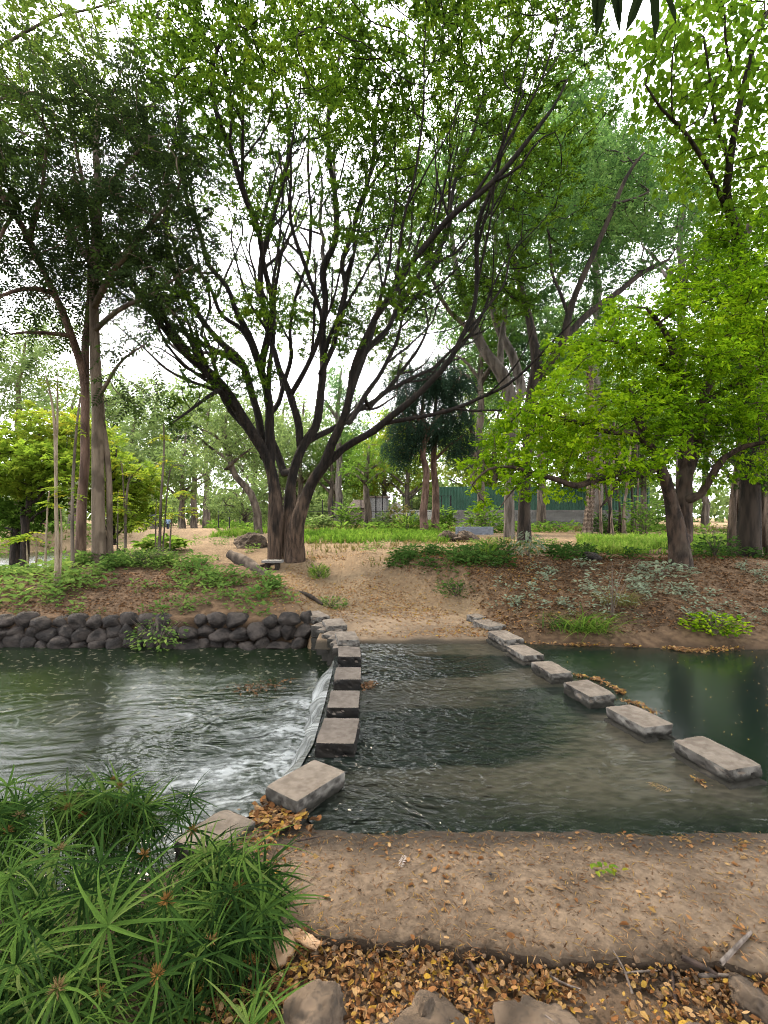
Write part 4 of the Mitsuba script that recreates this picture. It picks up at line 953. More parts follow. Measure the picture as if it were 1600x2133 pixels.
# ---- the lime green tree on the right bank
rng = np.random.default_rng(41)
S = Skel(); Z = 9.9
add_limb(S, root(1416, Z, 52) + pl(Z, (1415, 1135, 0, 41.6), (1408, 1090, 0, 35.2), (1398, 1045, 0, 25.6), (1388, 1010, -.1, 24), (1372, 970, -.2, 20.8), (1355, 930, -.3, 17.6), (1335, 890, -.4, 17), (1320, 840, -.5, 12)), .2, rng, .06)
L = lambda *pts: add_limb(S, pl(Z, *pts), .2, rng, .10)
L((1422, 1120, .2, 38.4), (1426, 1070, .2, 33.6), (1430, 1020, .2, 29.6), (1432, 960, .2, 28.8), (1428, 900, .2, 24.8), (1421, 850, .2, 20.8), (1418, 810, .2, 16), (1405, 750, 0, 15), (1385, 690, -.2, 11), (1350, 640, -.4, 7))
L((1432, 985, .2, 24), (1450, 930, .3, 20), (1458, 880, .4, 19.2), (1462, 830, .5, 16.8), (1478, 800, .6, 17), (1500, 740, .8, 13), (1530, 660, 1., 9), (1560, 590, 1.2, 5))
L((1436, 1040, .1, 20.8), (1460, 1030, 0, 16), (1480, 1000, -.2, 16), (1510, 960, -.4, 13), (1560, 930, -.6, 10), (1610, 920, -.9, 6))
L((1372, 970, -.2, 16), (1340, 985, -.5, 18), (1300, 985, -.7, 16), (1250, 1000, -.9, 15), (1200, 1015, -1.1, 13), (1160, 1000, -1.2, 11), (1110, 985, -1.2, 9), (1060, 975, -1.2, 7), (1015, 985, -1.1, 5), (985, 1015, -1., 3))
L((1355, 930, -.3, 16), (1320, 905, -.6, 14), (1270, 900, -.8, 12), (1210, 880, -1., 10), (1150, 860, -1.1, 7), (1095, 850, -1.1, 4))
L((1410, 780, .1, 14), (1370, 750, -.2, 11), (1310, 720, -.4, 8), (1250, 710, -.5, 5))
L((1462, 840, .5, 15), (1510, 810, .3, 12), (1560, 790, .1, 9), (1620, 760, 0, 6))
L((1300, 985, -.7, 9), (1270, 1030, -1., 7), (1250, 1060, -1.1, 4))
L((1110, 985, -1.2, 6), (1070, 1020, -1.4, 4), (1040, 1060, -1.5, 3))
el = [(P(1480, 640, 10.2), [1.55, 1.5, 1.15]), (P(1360, 720, 9.6), [1.35, 1.4, .95]), (P(1250, 790, 9.3), [1.25, 1.2, .85]), (P(1150, 870, 9.0), [1.15, 1.0, .75]), (P(1070, 950, 8.8), [.75, .8, .6]), (P(1310, 900, 9.0), [1.2, 1.1, .65]),
      (P(1460, 840, 9.9), [1.3, 1.3, .9]), (P(1560, 800, 9.8), [1.0, 1.2, 1.2]), (P(1200, 960, 8.9), [1.1, .8, .45]), (P(1540, 560, 10.4), [1.1, 1.2, .8]), (P(1610, 660, 10.2), [.8, 1.1, .9]), (P(1040, 1010, 8.8), [.5, .6, .5]), (P(1110, 1030, 8.7), [.6, .6, .35]), (P(1200, 1035, 8.8), [.6, .6, .28]), (P(1000, 985, 8.8), [.35, .5, .4]), (P(1560, 950, 9.6), [.6, .8, .5])]
colonize(S, clumps(el, 360, 11, .30, rng, .45, .42), .15, 1.3, .22, 70, rng, .3, minr=2.1)
ros = []
tl = tmpl_leaf(1, .46, .10, .10, 4)
for j in range(8):
    a = j * 2.4; q = scatter(tl, np.array([[.05 * (j / 8), 0, .01 * j]]), np.array([[math.cos(a) * .8 + .35, math.sin(a), .1 + .04 * j]]), np.array([[0, 0, 1.]]), [.10 * (1 - .035 * j)], [0])
    q[2][:, 0] = rng.uniform(-1, 1); ros.append(q)
ros = cat(ros)
finish_tree('lime_green_tree', 'spreading lime green tree with dark twisted trunk on the right bank, its branches drooping', 'tree', S, rng, 'bark_lime', 'leaf_lime',
            [dict(t=tmpl_spray(8, .22, .098, .5, rng, 4, .45), thr=.024, per=2, size=1.0, spread=.08), dict(t=tmpl_spray(9, .18, .085, .46, rng, 4, .6), thr=.024, per=2, size=1.0, spread=.13, flat=1.3)], r0=.0075, npipe=2.3, rough=.18)

# ---- heart-leaved tree at the top right, with large bright leaves
rng = np.random.default_rng(51)
S = Skel(); Z = 11.5
add_limb(S, root(1560, Z, 46) + pl(Z, (1562, 1000, 0, 36), (1560, 800, 0, 30), (1552, 650, 0, 27), (1545, 560, 0, 25), (1535, 490, -.3, 22), (1513, 420, -.8, 17), (1520, 340, -1.2, 14), (1540, 215, -1.6, 11), (1570, 90, -2., 8), (1605, 20, -2.2, 5)), .3, rng, .06)
for pts in ([(1540, 500, -.2, 20), (1575, 460, 0, 17), (1620, 420, .2, 13), (1700, 330, .4, 8)], [(1520, 345, -1.2, 8), (1480, 200, -1.8, 6), (1465, 80, -2.2, 4)], [(1545, 200, -1.6, 8), (1520, 120, -2., 6), (1510, 20, -2.4, 4)],
            [(1530, 470, -.4, 10), (1478, 358, -1.3, 9), (1425, 268, -1.9, 8), (1388, 233, -2.1, 6), (1342, 176, -2.4, 4)], [(1425, 268, -1.9, 5), (1470, 240, -2., 4), (1500, 150, -2.2, 3)], [(1400, 240, -2.1, 5), (1400, 120, -2.4, 4), (1420, 20, -2.7, 3)]):
    add_limb(S, pl(Z, *pts), .3, rng, .10)
el = [(P(1500, 150, 10), [1.3, 1.4, 1.5]), (P(1420, 120, 9.2), [.95, 1.1, 1.2]), (P(1570, 330, 10.2), [.9, 1.2, 1.4]), (P(1340, 210, 9.2), [.55, .8, .5]), (P(1590, 60, 9.6), [1, 1, 1.2]), (P(1470, 330, 10.2), [.8, 1, .8]), (P(1560, 430, 10.6), [.7, 1, .6])]
colonize(S, clumps(el, 150, 8, .4, rng, .2, .6), .24, 2., .36, 60, rng, .3, minr=6)
hl = tmpl_leaf(1, .82, .10, .12, 5)
finish_tree('heart_leaved_tree', 'tree with large bright heart-shaped leaves hanging over the top right corner', 'tree', S, rng, 'bark_dark', 'leaf_heart', [dict(t=hl, thr=.03, per=11, size=.135, spread=.17, droop=.8)], r0=.008)

# ---- banyan with hanging roots at the right edge
rng = np.random.default_rng(61)
S = Skel(); Z = 12.2
add_limb(S, root(1552, Z, 26) + pl(Z, (1552, 1060, 0, 19), (1556, 980, 0, 19), (1560, 900, 0, 25), (1570, 820, 0, 22), (1590, 740, 0, 12)), .25, rng, .05)
for px, w, t in ((1528, 16, 900), (1540, 13, 880), (1572, 20, 900), (1590, 15, 890), (1604, 22, 870), (1625, 18, 900)):
    q = root(px, Z - .3 + rng.uniform(-.4, .4), w * 1.8)
    add_limb(S, q + pl(Z, (px + rng.uniform(-5, 5), 1090, -.2, w), (px + rng.uniform(-5, 5), 1000, -.1, w * .8), (1562 + (px - 1562) * .6, t, 0, w * .6)), .25, rng, .06, False)
for pts in ([(1560, 900, 0, 20), (1520, 870, -.4, 14), (1470, 880, -.8, 9), (1440, 930, -1., 5)], [(1565, 850, 0, 16), (1610, 820, -.3, 12), (1660, 800, -.5, 8)], [(1575, 800, 0, 14), (1530, 740, .2, 9), (1490, 700, .4, 5)]):
    add_limb(S, pl(Z, *pts), .25, rng, .1)
el = [(P(1540, 900, 11.6), [1.1, 1.2, .8]), (P(1590, 990, 11.3), [.7, .9, .6]), (P(1490, 960, 11.4), [.6, .8, .5]), (P(1570, 780, 12.2), [1.2, 1.2, .9])]
colonize(S, clumps(el, 110, 9, .35, rng, .3, .6), .2, 1.8, .3, 50, rng, .3, minr=2.4)
finish_tree('banyan', 'banyan with clustered hanging root trunks at the right edge, behind the lime green tree', 'tree', S, rng, 'bark_root', 'leaf_herb_dark', [dict(t=ros, thr=.02, per=3, size=.95, spread=.08, droop=.3)], r0=.007, limbname='aerial_root')
# ---- root-wrapped trunks standing in front of the wall
for px, Z, n, lab in ((1282, 24, 5, 'cluster of dark hanging-root stems right of the scaly palm trunk'), (1325, 27, 4, 'thin group of dark root stems farther right along the block wall')):
    k = numbered('root_clump'); tag(k, lab, 'roots')
    for j in range(n):
        x = px + (j - n / 2) * 11 + rng.uniform(-4, 4)
        S = Skel(); add_limb(S, root(x, Z + rng.uniform(-.4, .4), 9) + pl(Z, (x + rng.uniform(-5, 5), 1060, 0, rng.uniform(3, 7)), (x + rng.uniform(-8, 8), 1000, 0, 4.5), (px + (x - px) * .5, 940, 0, 5), (px + (x - px) * .3, 880, 0, 4)), .3, rng, .08)
        put('root', tubes(S, *radii(S), rng, .1)[0], 'bark_dark' if j % 2 else 'bark_root', k, smooth=True)
# dark frond tips hanging in from above
k = numbered('palm_frond'); tag(k, 'black drooping frond tips hanging in from the top edge', 'frond')
bl = tmpl_leaf(1, .22, .2, .0, 4)
for px, py, l, lean in ((1235, -20, .26, .1), (1255, -25, .33, -.1), (1272, -20, .29, .25), (1290, -22, .24, 0), (1342, -30, .33, -.35), (1358, -28, .36, .1), (1375, -30, .29, .45)):
    q = P(px, py - 10, 3.2)
    vv = scatter(bl, q[None], np.array([[lean, .1, -1.]]), np.array([[0.2, -1., .1]]), [l], [.1])
    put('leaflet', vv[:2], 'leaf_dark', k, uv=vv[2])
q = np.array([P(x, y, 3.25) for x, y in ((1180, -70), (1260, -42), (1340, -48), (1400, -70))])
S = Skel(); add_limb(S, [np.append(a, .008) for a in q], .05, rng, 0)
put('stalk', tubes(S, *radii(S), rng)[0], 'bark_dark', k)

# ---- unseen trees added behind and beside the viewpoint to shade the near ground
def overhead(c): return c[:, 2] > 2.9 + 1.2 * np.maximum(c[:, 1], 0)
for n_, (x, y, h, w, lab) in enumerate(((-6.5, -2.5, 11, 6.4, 'broad unseen tree added for shade, behind the viewpoint on the left'), (6.5, -2, 12, 6.4, 'broad unseen tree added for shade, behind the viewpoint on the right'), (-.5, -5, 13, 6.5, 'tall unseen tree added for shade, straight behind the viewpoint'))):
    r = np.random.default_rng(900 + n_); S = Skel(); g = float(H(x, y))
    add_limb(S, [np.array([x, y, g - .2, .32]), np.array([x + .1, y, g + 3, .26]), np.array([x, y + .2, h * .6, .18]), np.array([x, y, h * .9, .07])], .5, r, .2)
    el = [(np.array([x + a, y + b, h * c]), [w * .6, w * .6, 2.2]) for a, b, c in ((0, 0, .95), (-w * .45, 0, .75), (w * .45, .3, .75), (0, -w * .4, .72), (0, w * .3, .78))]
    colonize(S, clumps(el, 260, 8, .8, r, .3, .6, overhead), .5, 4, .6, 50, r, .3, minr=4)
    finish_tree('added_shade_tree', lab, 'tree', S, r, 'bark_mid', 'leaf_mid', [dict(t=spray3, thr=.035, per=2, size=2.1, spread=.25)], r0=.014)

# ---- saplings and bare stems on the left bank
rng = np.random.default_rng(71)
def sapling(label, stems, Z, bark, leafm, tips, name='sapling', size=.22, n=6, kind=None):
    k = numbered(name); tag(k, label, 'sapling', 'thin saplings on the left bank')
    for st in stems:
        S = Skel(); a = pl(Z, *st); q = a[0]
        a = [np.array([q[0], q[1], float(H(q[0], q[1])) - .1, q[3] * 1.15])] + a[1:]
        add_limb(S, a, .15, rng, .03)
        put('stem', tubes(S, *radii(S), rng, .05)[0], bark, k, smooth=True)
    t = kind if kind is not None else tmpl_pinnate(4, .8, .42, .38, .3, rng, 4)
    pos, ax = [], []
    for (px, py) in tips:
        for _ in range(n):
            pos.append(P(px, py, Z) + rng.normal(0, .05, 3)); a = rng.uniform(0, 6.28); ax.append([math.cos(a), math.sin(a), rng.uniform(-.3, .3)])
    if pos:
        vv = scatter(t, np.array(pos), np.array(ax), np.tile([0, 0, 1.], (len(pos), 1)), 1.5 * size * rng.uniform(.7, 1.1, len(pos)), rng.random(len(pos)))
        put('leaves', vv[:2], leafm, k, uv=vv[2], stuff=True)
sapling('tall bare forked stem left of the dark brown trunk, nearest the wall', [[(118, 1230, 0, 10), (118, 1100, 0, 8), (116, 980, 0, 7), (115, 890, 0, 6), (108, 830, 0, 4), (95, 780, 0, 2.5)], [(118, 1228, 0, 4), (116, 950, 0, 4), (118, 890, 0, 5), (121, 850, 0, 4), (122, 780, 0, 2.5)], [(124, 1225, 0, 4), (127, 1110, 0, 4), (125, 1060, 0, 3)]], 9.8, 'twig_pale', 'leaf_yellowgreen', [(95, 790), (120, 800), (140, 1020)], n=7)
sapling('slim grey stem just left of the dark brown trunk', [[(151, 1197, 0, 8), (151, 1090, 0, 6.5), (152, 990, 0, 6), (160, 900, 0, 5), (168, 820, 0, 3)]], 11, 'bark_mid', 'leaf_yellowgreen', [(135, 995), (160, 880)], n=7)
sapling('thin sapling with yellowing leaf sprays right of the pale twin trunks', [[(330, 1159, 0, 7), (334, 1080, 0, 6), (339, 990, 0, 5), (341, 930, 0, 4), (340, 880, 0, 3)], [(338, 1010, 0, 3), (352, 985, 0, 2.5), (385, 970, 0, 2)]], 12.5, 'bark_mid', 'leaf_yellowgreen', [(352, 1068), (380, 1025), (395, 1062), (340, 905), (345, 960), (280, 985)], n=7)
sapling('thin forked sapling beside the pale twin trunks', [[(261, 1155, 0, 6), (262, 1080, 0, 5), (265, 1010, 0, 4), (275, 990, 0, 3), (295, 970, 0, 2)], [(264, 1020, 0, 3), (254, 985, 0, 2.5), (250, 960, 0, 2)]], 12.6, 'bark_mid', 'leaf_yellowgreen', [(285, 1090), (250, 1060), (255, 1040)], n=7)
sapling('cluster of short pale stems with yellow leaves at the pond edge', [[(60, 1200, 0, 4), (57, 1160, 0, 3.5), (55, 1130, 0, 2.5)], [(74, 1197, 0, 4), (76, 1150, 0, 3.5), (75, 1122, 0, 2.5)], [(93, 1190, 0, 5), (97, 1120, 0, 4), (100, 1060, 0, 3.5), (104, 1020, 0, 3)]], 11.5, 'twig_pale', 'leaf_yellowgreen', [(45, 1122), (60, 1115), (30, 1125), (100, 1045)], n=9)
sapling('pair of whip-thin stems left of the small bare-leaved sapling', [[(351, 1148, 0, 3.5), (355, 1100, 0, 3), (360, 1060, 0, 2)], [(323, 1150, 0, 3), (325, 1090, 0, 2.5), (327, 1040, 0, 2)], [(245, 1158, 0, 3), (244, 1090, 0, 3), (246, 1020, 0, 2)]], 13, 'bark_mid', 'leaf_yellowgreen', [(330, 1045), (246, 1030)], n=5)

# ------------------------------------------------------------------ behind: fence, wall, sheds
def bx(x0, x1, y0, y1, z0, z1):
    m = trimesh.creation.box((x1 - x0, y1 - y0, z1 - z0)); m.apply_translation([(x0 + x1) / 2, (y0 + y1) / 2, (z0 + z1) / 2])
    return np.array(m.vertices), np.array(m.faces)
def join(parts):
    vs, fs, n = [], [], 0
    for v, f in parts: vs.append(v); fs.append(f + n); n += len(v)
    return np.vstack(vs), np.vstack(fs)
rng = np.random.default_rng(81)
Y = 40.; X0, X1 = P(944, 1060, Y)[0], P(1345, 1060, Y)[0]; zb = float(H((X0 + X1) / 2, Y)) - .12
zt = P(1000, 1062, Y)[2]
tag('block_wall', 'long low grey block wall behind the lime green tree', 'wall')
put('mortar_core', bx(X0 + .02, X1 - .02, Y + .03, Y + .17, zb, zt - .02), 'mortar', 'block_wall')
nr = max(3, int((zt - zb) / .22)); hh = (zt - zb) / nr
for r_ in range(nr):
    x = X0 - (.22 if r_ % 2 else 0)
    while x < X1:
        a, b = max(x, X0) + .008, min(x + .44, X1) - .008
        if b - a > .06:
            d = rng.uniform(-.008, .008)
            put('block', bx(a, b, Y + d, Y + .2, zb + r_ * hh + .008, zb + (r_ + 1) * hh - .008), 'block_grey', 'block_wall')
        x += .44
put('plinth', bx(X0, X1, Y - .12, Y - .012, zb - .1, zb + .16), 'shed_grey', 'block_wall')
tag('metal_fence', 'green corrugated metal sheets standing above the grey block wall', 'fence')
x = P(915, 1060, Y)[0]; zt2 = P(950, 1014, Y)[2]
def corrugated(x0, x1, y, z0, z1, pitch=.25):
    n = int((x1 - x0) / pitch * 8) + 1
    xs_ = np.linspace(x0, x1, n); ph = ((xs_ - x0) / pitch) % 1
    d = np.clip(np.abs(ph - .5) * 6 - 1, -.5, .5) * .06
    v = np.concatenate([np.stack([xs_, y + d, np.full(n, z)], 1) for z in (z0, z1)])
    i = np.arange(n - 1)
    return v, np.vstack([np.stack([i, i + 1, i + n + 1], 1), np.stack([i, i + n + 1, i + n], 1)])
while x < X1:
    put('sheet', corrugated(x, x + 1.03, Y + .26 + rng.uniform(-.012, .012), zt - (.5 if x < X0 else .04), zt2 + rng.uniform(-.05, .05)), 'sheet_green', 'metal_fence')
    put('post', bx(x - .03, x + .03, Y + .31, Y + .37, zb, zt2 - .1), 'iron_black', 'metal_fence')
    x += 1.0
# wire fence: posts and rails
tag('wire_fence', 'dark iron post and rail fence crossing behind the grass', 'fence')
Yf = 36.
xa, xb = P(455, 1070, Yf)[0], P(941, 1070, Yf)[0]
def rail(px0, px1, py, r=.022):
    a, b = P(px0, py, Yf - .05), P(px1, py, Yf - .05)
    put('rail', bx(a[0], b[0], Yf - .06, Yf - .02, a[2] - r, a[2] + r), 'iron_black', 'wire_fence')
rail(455, 560, 1067); rail(640, 941, 1065); rail(770, 941, 1033)
for px, top in [(455, 1060), (478, 1062), (500, 1058), (530, 1062), (560, 1060)] + [(x, 1033 if x > 765 else 1040) for x in (672, 693, 711, 752, 783, 797, 821, 840, 858, 880, 920, 939)]:
    q = P(px, top, Yf); w = .05 if px in (939, 783) else .03
    put('post', bx(q[0] - w, q[0] + w, Yf - .01, Yf + 2 * w, float(H(q[0], Yf)) - .2, q[2]), 'iron_black', 'wire_fence')
wv = []   # the wire netting between the rails
for k_ in range(90):
    xa_ = P(672, 1065, Yf)[0] + k_ * .11
    za, zb_ = P(0, 1092, Yf)[2], P(0, 1036, Yf)[2]
    for s in (-1, 1):
        wv.append(([xa_, Yf - .03, za], [xa_ + s * (zb_ - za) * .6, Yf - .03, zb_]))
vv, ff = [], []
for a, b in wv:
    a, b = np.array(a), np.array(b); n = len(vv)
    o = np.array([.003, 0, 0]); o2 = np.array([0, .005, 0])
    vv += [a - o, a + o, a + o2, b - o, b + o, b + o2]
    ff += [[n, n + 1, n + 4], [n, n + 4, n + 3], [n + 1, n + 2, n + 5], [n + 1, n + 5, n + 4], [n + 2, n, n + 3], [n + 2, n + 3, n + 5]]
put('netting', (np.array(vv), np.array(ff)), 'iron_black', 'wire_fence', stuff=True)
# sheds
Ys = 46.
def at(px, py, Y_=Ys): return P(px, py, Y_)
tag('grey_shed', 'weathered grey shed with streaked boards behind the wire fence', 'shed')
zg = float(H(at(790, 1100)[0], Ys)) - .2
xs_ = np.linspace(at(768, 1)[0], at(810, 1)[0], 10)
for a, b in zip(xs_[:-1], xs_[1:]):
    put('board', bx(a + .006, b - .006, Ys + rng.uniform(-.012, .012), Ys + .06, zg, at(0, 1036 + rng.uniform(0, 1.5))[2]), 'shed_grey', 'grey_shed')
put('wall', bx(xs_[0] + .02, xs_[-1] - .02, Ys + .07, Ys + 2.6, zg, at(0, 1037)[2]), 'shed_grey', 'grey_shed')
put('roof', bx(xs_[0] - .15, xs_[-1] + .15, Ys - .12, Ys + 2.8, at(0, 1036)[2], at(0, 1034)[2]), 'shed_brown', 'grey_shed')
x0, x1 = at(724, 1)[0], at(767, 1)[0]
tag('brown_shed', 'low brown-walled hut with pitched thatch left of the grey shed', 'shed')
put('wall', bx(x0 + .2, x1 - .05, Ys + .2, Ys + 2.4, zg, at(0, 1056)[2]), 'shed_brown', 'brown_shed')
z0, z1 = at(0, 1058)[2], at(0, 1040)[2]
put('roof', (np.array([[x0, Ys, z0], [x1, Ys, z0], [x1 - .2, Ys + 1.3, z1], [x0 + .5, Ys + 1.3, z1], [x0, Ys + 2.6, z0], [x1, Ys + 2.6, z0]]), np.array([[0, 1, 2], [0, 2, 3], [4, 3, 2], [4, 2, 5], [0, 3, 4], [1, 5, 2]])), 'shed_brown', 'brown_shed')
tag('white_shed', 'white plastered hut with round-shouldered wall right of the grey shed', 'shed')
a = np.linspace(0, np.pi, 17); xm = (at(812, 1)[0] + at(838, 1)[0]) / 2; rx = (at(838, 1)[0] - at(806, 1)[0]) / 2; zt3 = at(0, 1045)[2]
prof = np.stack([xm - rx * np.cos(a), zg + (zt3 - zg) * np.sin(a) ** .7], 1)
v = np.vstack([np.stack([prof[:, 0], np.full(17, Ys + .3), prof[:, 1]], 1), np.stack([prof[:, 0], np.full(17, Ys + 2.5), prof[:, 1]], 1), [[xm, Ys + .3, zg]]])
f = [[34, i_ + 1, i_] for i_ in range(16)] + [[i_, i_ + 1, i_ + 18] for i_ in range(16)] + [[i_, i_ + 18, i_ + 17] for i_ in range(16)]
put('wall', (v, np.array(f)), 'shed_white', 'white_shed')
put('panel', bx(at(853, 1)[0], at(866, 1)[0], Ys + .1, Ys + .2, zg, at(0, 1065)[2]), 'paint_teal', 'white_shed')
put('side_wall', bx(at(838, 1)[0], at(905, 1)[0], Ys + .25, Ys + .5, zg, at(0, 1062)[2]), 'shed_white', 'white_shed')

# ------------------------------------------------------------------ undergrowth
rng = np.random.default_rng(91)
def tmpl_plant(n, l, w, rng, spread=.32, kind=4, lift=.25):
    t = tmpl_leaf(1, w, .1, .12, kind)
    h = rng.uniform(.12, 1, n); a = np.arange(n) * 2.4 + rng.uniform(0, 1, n); rr = spread * rng.uniform(.2, 1, n)
    pos = np.stack([rr * np.cos(a), rr * np.sin(a), h], 1)
    ax = np.stack([np.cos(a), np.sin(a), lift + rng.normal(0, .25, n)], 1)
    up = np.stack([rng.normal(0, .3, n), rng.normal(0, .3, n), np.ones(n)], 1)
    v, f, uv = scatter(t, pos, ax, up, l * rng.uniform(.7, 1.15, n), np.zeros(n)); uv[:, 0] = np.repeat(rng.uniform(-1, 1, n), len(t[0]))
    return v, f, uv
PL = [tmpl_plant(12, .46, .58, rng), tmpl_plant(10, .54, .5, rng, .3), tmpl_plant(14, .38, .66, rng, .5)]
def plants(xy, size, u0=0, u1=1, tm=PL, sink=.15):
    xy = np.asarray(xy); n = len(xy); z = H(xy[:, 0], xy[:, 1]); s = size * rng.uniform(.6, 1.3, n)
    which = rng.integers(0, len(tm), n); a = rng.uniform(0, 6.28, n); tone = meshkit.noise(np.stack([xy[:, 0] * 1.2, xy[:, 1] * 1.2, z], 1), 9)
    out = []
    for k_, t in enumerate(tm):
        m = which == k_; q = np.stack([xy[m, 0], xy[m, 1], z[m] - sink * s[m]], 1)
        out.append(scatter(t, q, np.stack([np.cos(a[m]), np.sin(a[m]), rng.normal(0, .12, m.sum())], 1), np.stack([0 * a[m], 0 * a[m], 1 + 0 * a[m]], 1), s[m], u0 + (u1 - u0) * np.clip(.6 * tone[m] + .4 * rng.random(m.sum()), 0, 1)))
    return cat(out)
def region(n, x0, x1, y0, y1, f=1.1, thr=.5, seed=50, fn=None, soft=.08):
    p = np.stack([rng.uniform(x0, x1, n), rng.uniform(y0, y1, n)], 1)
    m = meshkit.fbm(np.stack([p[:, 0] * f, p[:, 1] * f, 0 * p[:, 0] + seed], 1), 3) + rng.normal(0, soft, n) > thr
    if fn is not None: m &= fn(p)
    return p[m]
def photo_x(p): return 800 + FPX * p[:, 0] / p[:, 1]
LOGA, LOGB = np.array([-3.75, 11.9]), np.array([-2.6, 11.3])
def off_log(p):
    t = np.clip(((p - LOGA) @ (LOGB - LOGA)) / ((LOGB - LOGA) @ (LOGB - LOGA)), 0, 1)
    d = p - LOGA - t[:, None] * (LOGB - LOGA)
    return ~((np.abs(d[:, 0]) < .45) & (d[:, 1] < .3) & (d[:, 1] > -.8))
def leftm(p): return off_log(p) & (p[:, 0] < path_l(p[:, 1]) - .25) & (p[:, 1] > far_edge(p[:, 0]) + .12)
parts = [plants(region(1700, -11, -1.3, 8.55, 13.2, 1.9, .60, 51, leftm, .14), .21), plants(region(420, -4.4, -1.2, 9.0, 12.2, 2.4, .55, 52, leftm, .12), .23), plants(region(520, -9, -3.2, 11.0, 13.4, 1.8, .53, 58, leftm, .12), .25)]
v, f, uv = cat(parts); put('ground_cover', (v, f), 'leaf_herb', uv=uv); tag('ground_cover', 'low leafy green herbs spread over the left bank above the boulder wall', 'ground cover', kind='stuff')
v, f, uv = plants(region(1500, -16, -6.0, 9.2, 14.5, 1.1, .46, 53, lambda p: (photo_x(p) < 190 + rng.normal(0, 50, len(p))) & leftm(p)), .30, .35, 1)
k = numbered('ground_cover'); put_k = mikit.ply((v, f), 'leaf_herb', uv=uv); scene[k] = put_k; tag(k, 'pale yellow-green herbs along the pond side at the left edge', 'ground cover', kind='stuff')
def rightm(p): return (p[:, 0] > path_r(p[:, 1]) + .05) & (p[:, 1] > far_edge(p[:, 0]) + .3)
v, f, uv = cat([plants(region(1000, -.4, 2.6, 9.8, 13.0, 2.1, .54, 54, rightm, .10), .22), plants(region(420, 1.5, 10, 10.3, 12, 1.8, .57, 55, rightm, .10), .26)])
k = numbered('ground_cover'); scene[k] = mikit.ply((v, f), 'leaf_herb_dark', uv=uv); tag(k, 'dark low plants along the crest of the right bank', 'ground cover', kind='stuff')
v, f, uv = plants(region(620, 1.8, 8, 7.6, 10.0, 1.6, .56, 56, rightm), .15)
k = numbered('ground_cover'); scene[k] = mikit.ply((v, f), 'leaf_pale', uv=uv); tag(k, 'sparse dusty pale weeds on the bare right bank slope', 'ground cover', kind='stuff')
v, f, uv = plants(np.vstack([region(420, -12, -3.6, 13.2, 22, .8, .48, 74, lambda p: photo_x(p) < 545), region(420, -.6, 6.5, 13.4, 21, .9, .52, 75)]), .17)
k = numbered('ground_cover'); scene[k] = mikit.ply((v, f), 'leaf_herb', uv=uv); tag(k, 'scattered small weeds on the sandy clearing around the big tree', 'ground cover', kind='stuff')
# grass
def tmpl_tuft(n, rng, w=.035):
    vs, fs, us = [], [], []
    for j in range(n):
        a = rng.uniform(0, 6.28); r0 = rng.uniform(0, .12); l = rng.uniform(.25, .6); h = rng.uniform(.6, 1)
        c, s = math.cos(a), math.sin(a); b = np.array([c * r0, s * r0, 0]); t = np.array([-s, c, 0]) * w
        m_ = b + np.array([c * l * .35, s * l * .35, h * .65]); e = b + np.array([c * l, s * l, h * rng.uniform(.7, 1)])
        vs.append(np.array([b - t, b + t, m_ + t * .8, m_ - t * .8, e])); fs.append(np.array([[0, 1, 2], [0, 2, 3], [3, 2, 4]]) + 5 * j)
        us.append(np.stack([np.full(5, rng.uniform(-1, 1)), [0, 0, .6, .6, 1]], 1))
    return np.vstack(vs), np.vstack(fs), np.vstack(us)
TU = [tmpl_tuft(7, rng, .042), tmpl_tuft(7, rng, .042), tmpl_tuft(6, rng, .042)]
def grass(key_label, xy, size, m, u0=0, u1=1):
    v, f, uv = plants(xy, size, u0, u1, TU, .05); k = numbered('grass'); scene[k] = mikit.ply((v, f), m, uv=uv); tag(k, key_label, 'grass', kind='stuff')
def scr(px0, px1, y0, y1): return lambda p: (photo_x(p) > px0) & (photo_x(p) < px1)
grass('fresh green grass behind the big tree in front of the wire fence', region(3200, -6, 4.5, 17.5, 31, .35, .36, 61, lambda p: (photo_x(p) > 632) & (photo_x(p) < 935)), .34, 'leaf_grass', 0, .75)
grass('bright tall grass left of the big trunk', region(2200, -16, -6.5, 22, 34, .4, .36, 62, lambda p: (photo_x(p) > 405) & (photo_x(p) < 572)), .42, 'leaf_grass', .1, 1)
grass('glowing green grass behind the lime green tree trunk', region(4200, 5, 17, 12.5, 22, .4, .34, 63, lambda p: (photo_x(p) > 1205) & (photo_x(p) < 1640)), .36, 'leaf_grass', .2, 1)
grass('dry thin grass on the sandy ground beside the big tree', region(2600, -5, 6, 12.6, 22, .7, .44, 64, lambda p: photo_x(p) > 640), .16, 'leaf_drygrass')
grass('rough grass and weeds at the foot of the far fence and wall', region(5200, -34, 26, 30, 60, .3, .36, 65, lambda p: (photo_x(p) < 280) | (photo_x(p) > 560)), .45, 'leaf_drygrass')
v, f, uv = plants(region(2600, -30, 20, 28, 60, .3, .45, 66, lambda p: (photo_x(p) < 275) | (photo_x(p) > 430)), .6)
k = numbered('ground_cover'); scene[k] = mikit.ply((v, f), 'leaf_mid', uv=uv); tag(k, 'scrubby undergrowth along the far fence and beyond the pond', 'ground cover', kind='stuff')
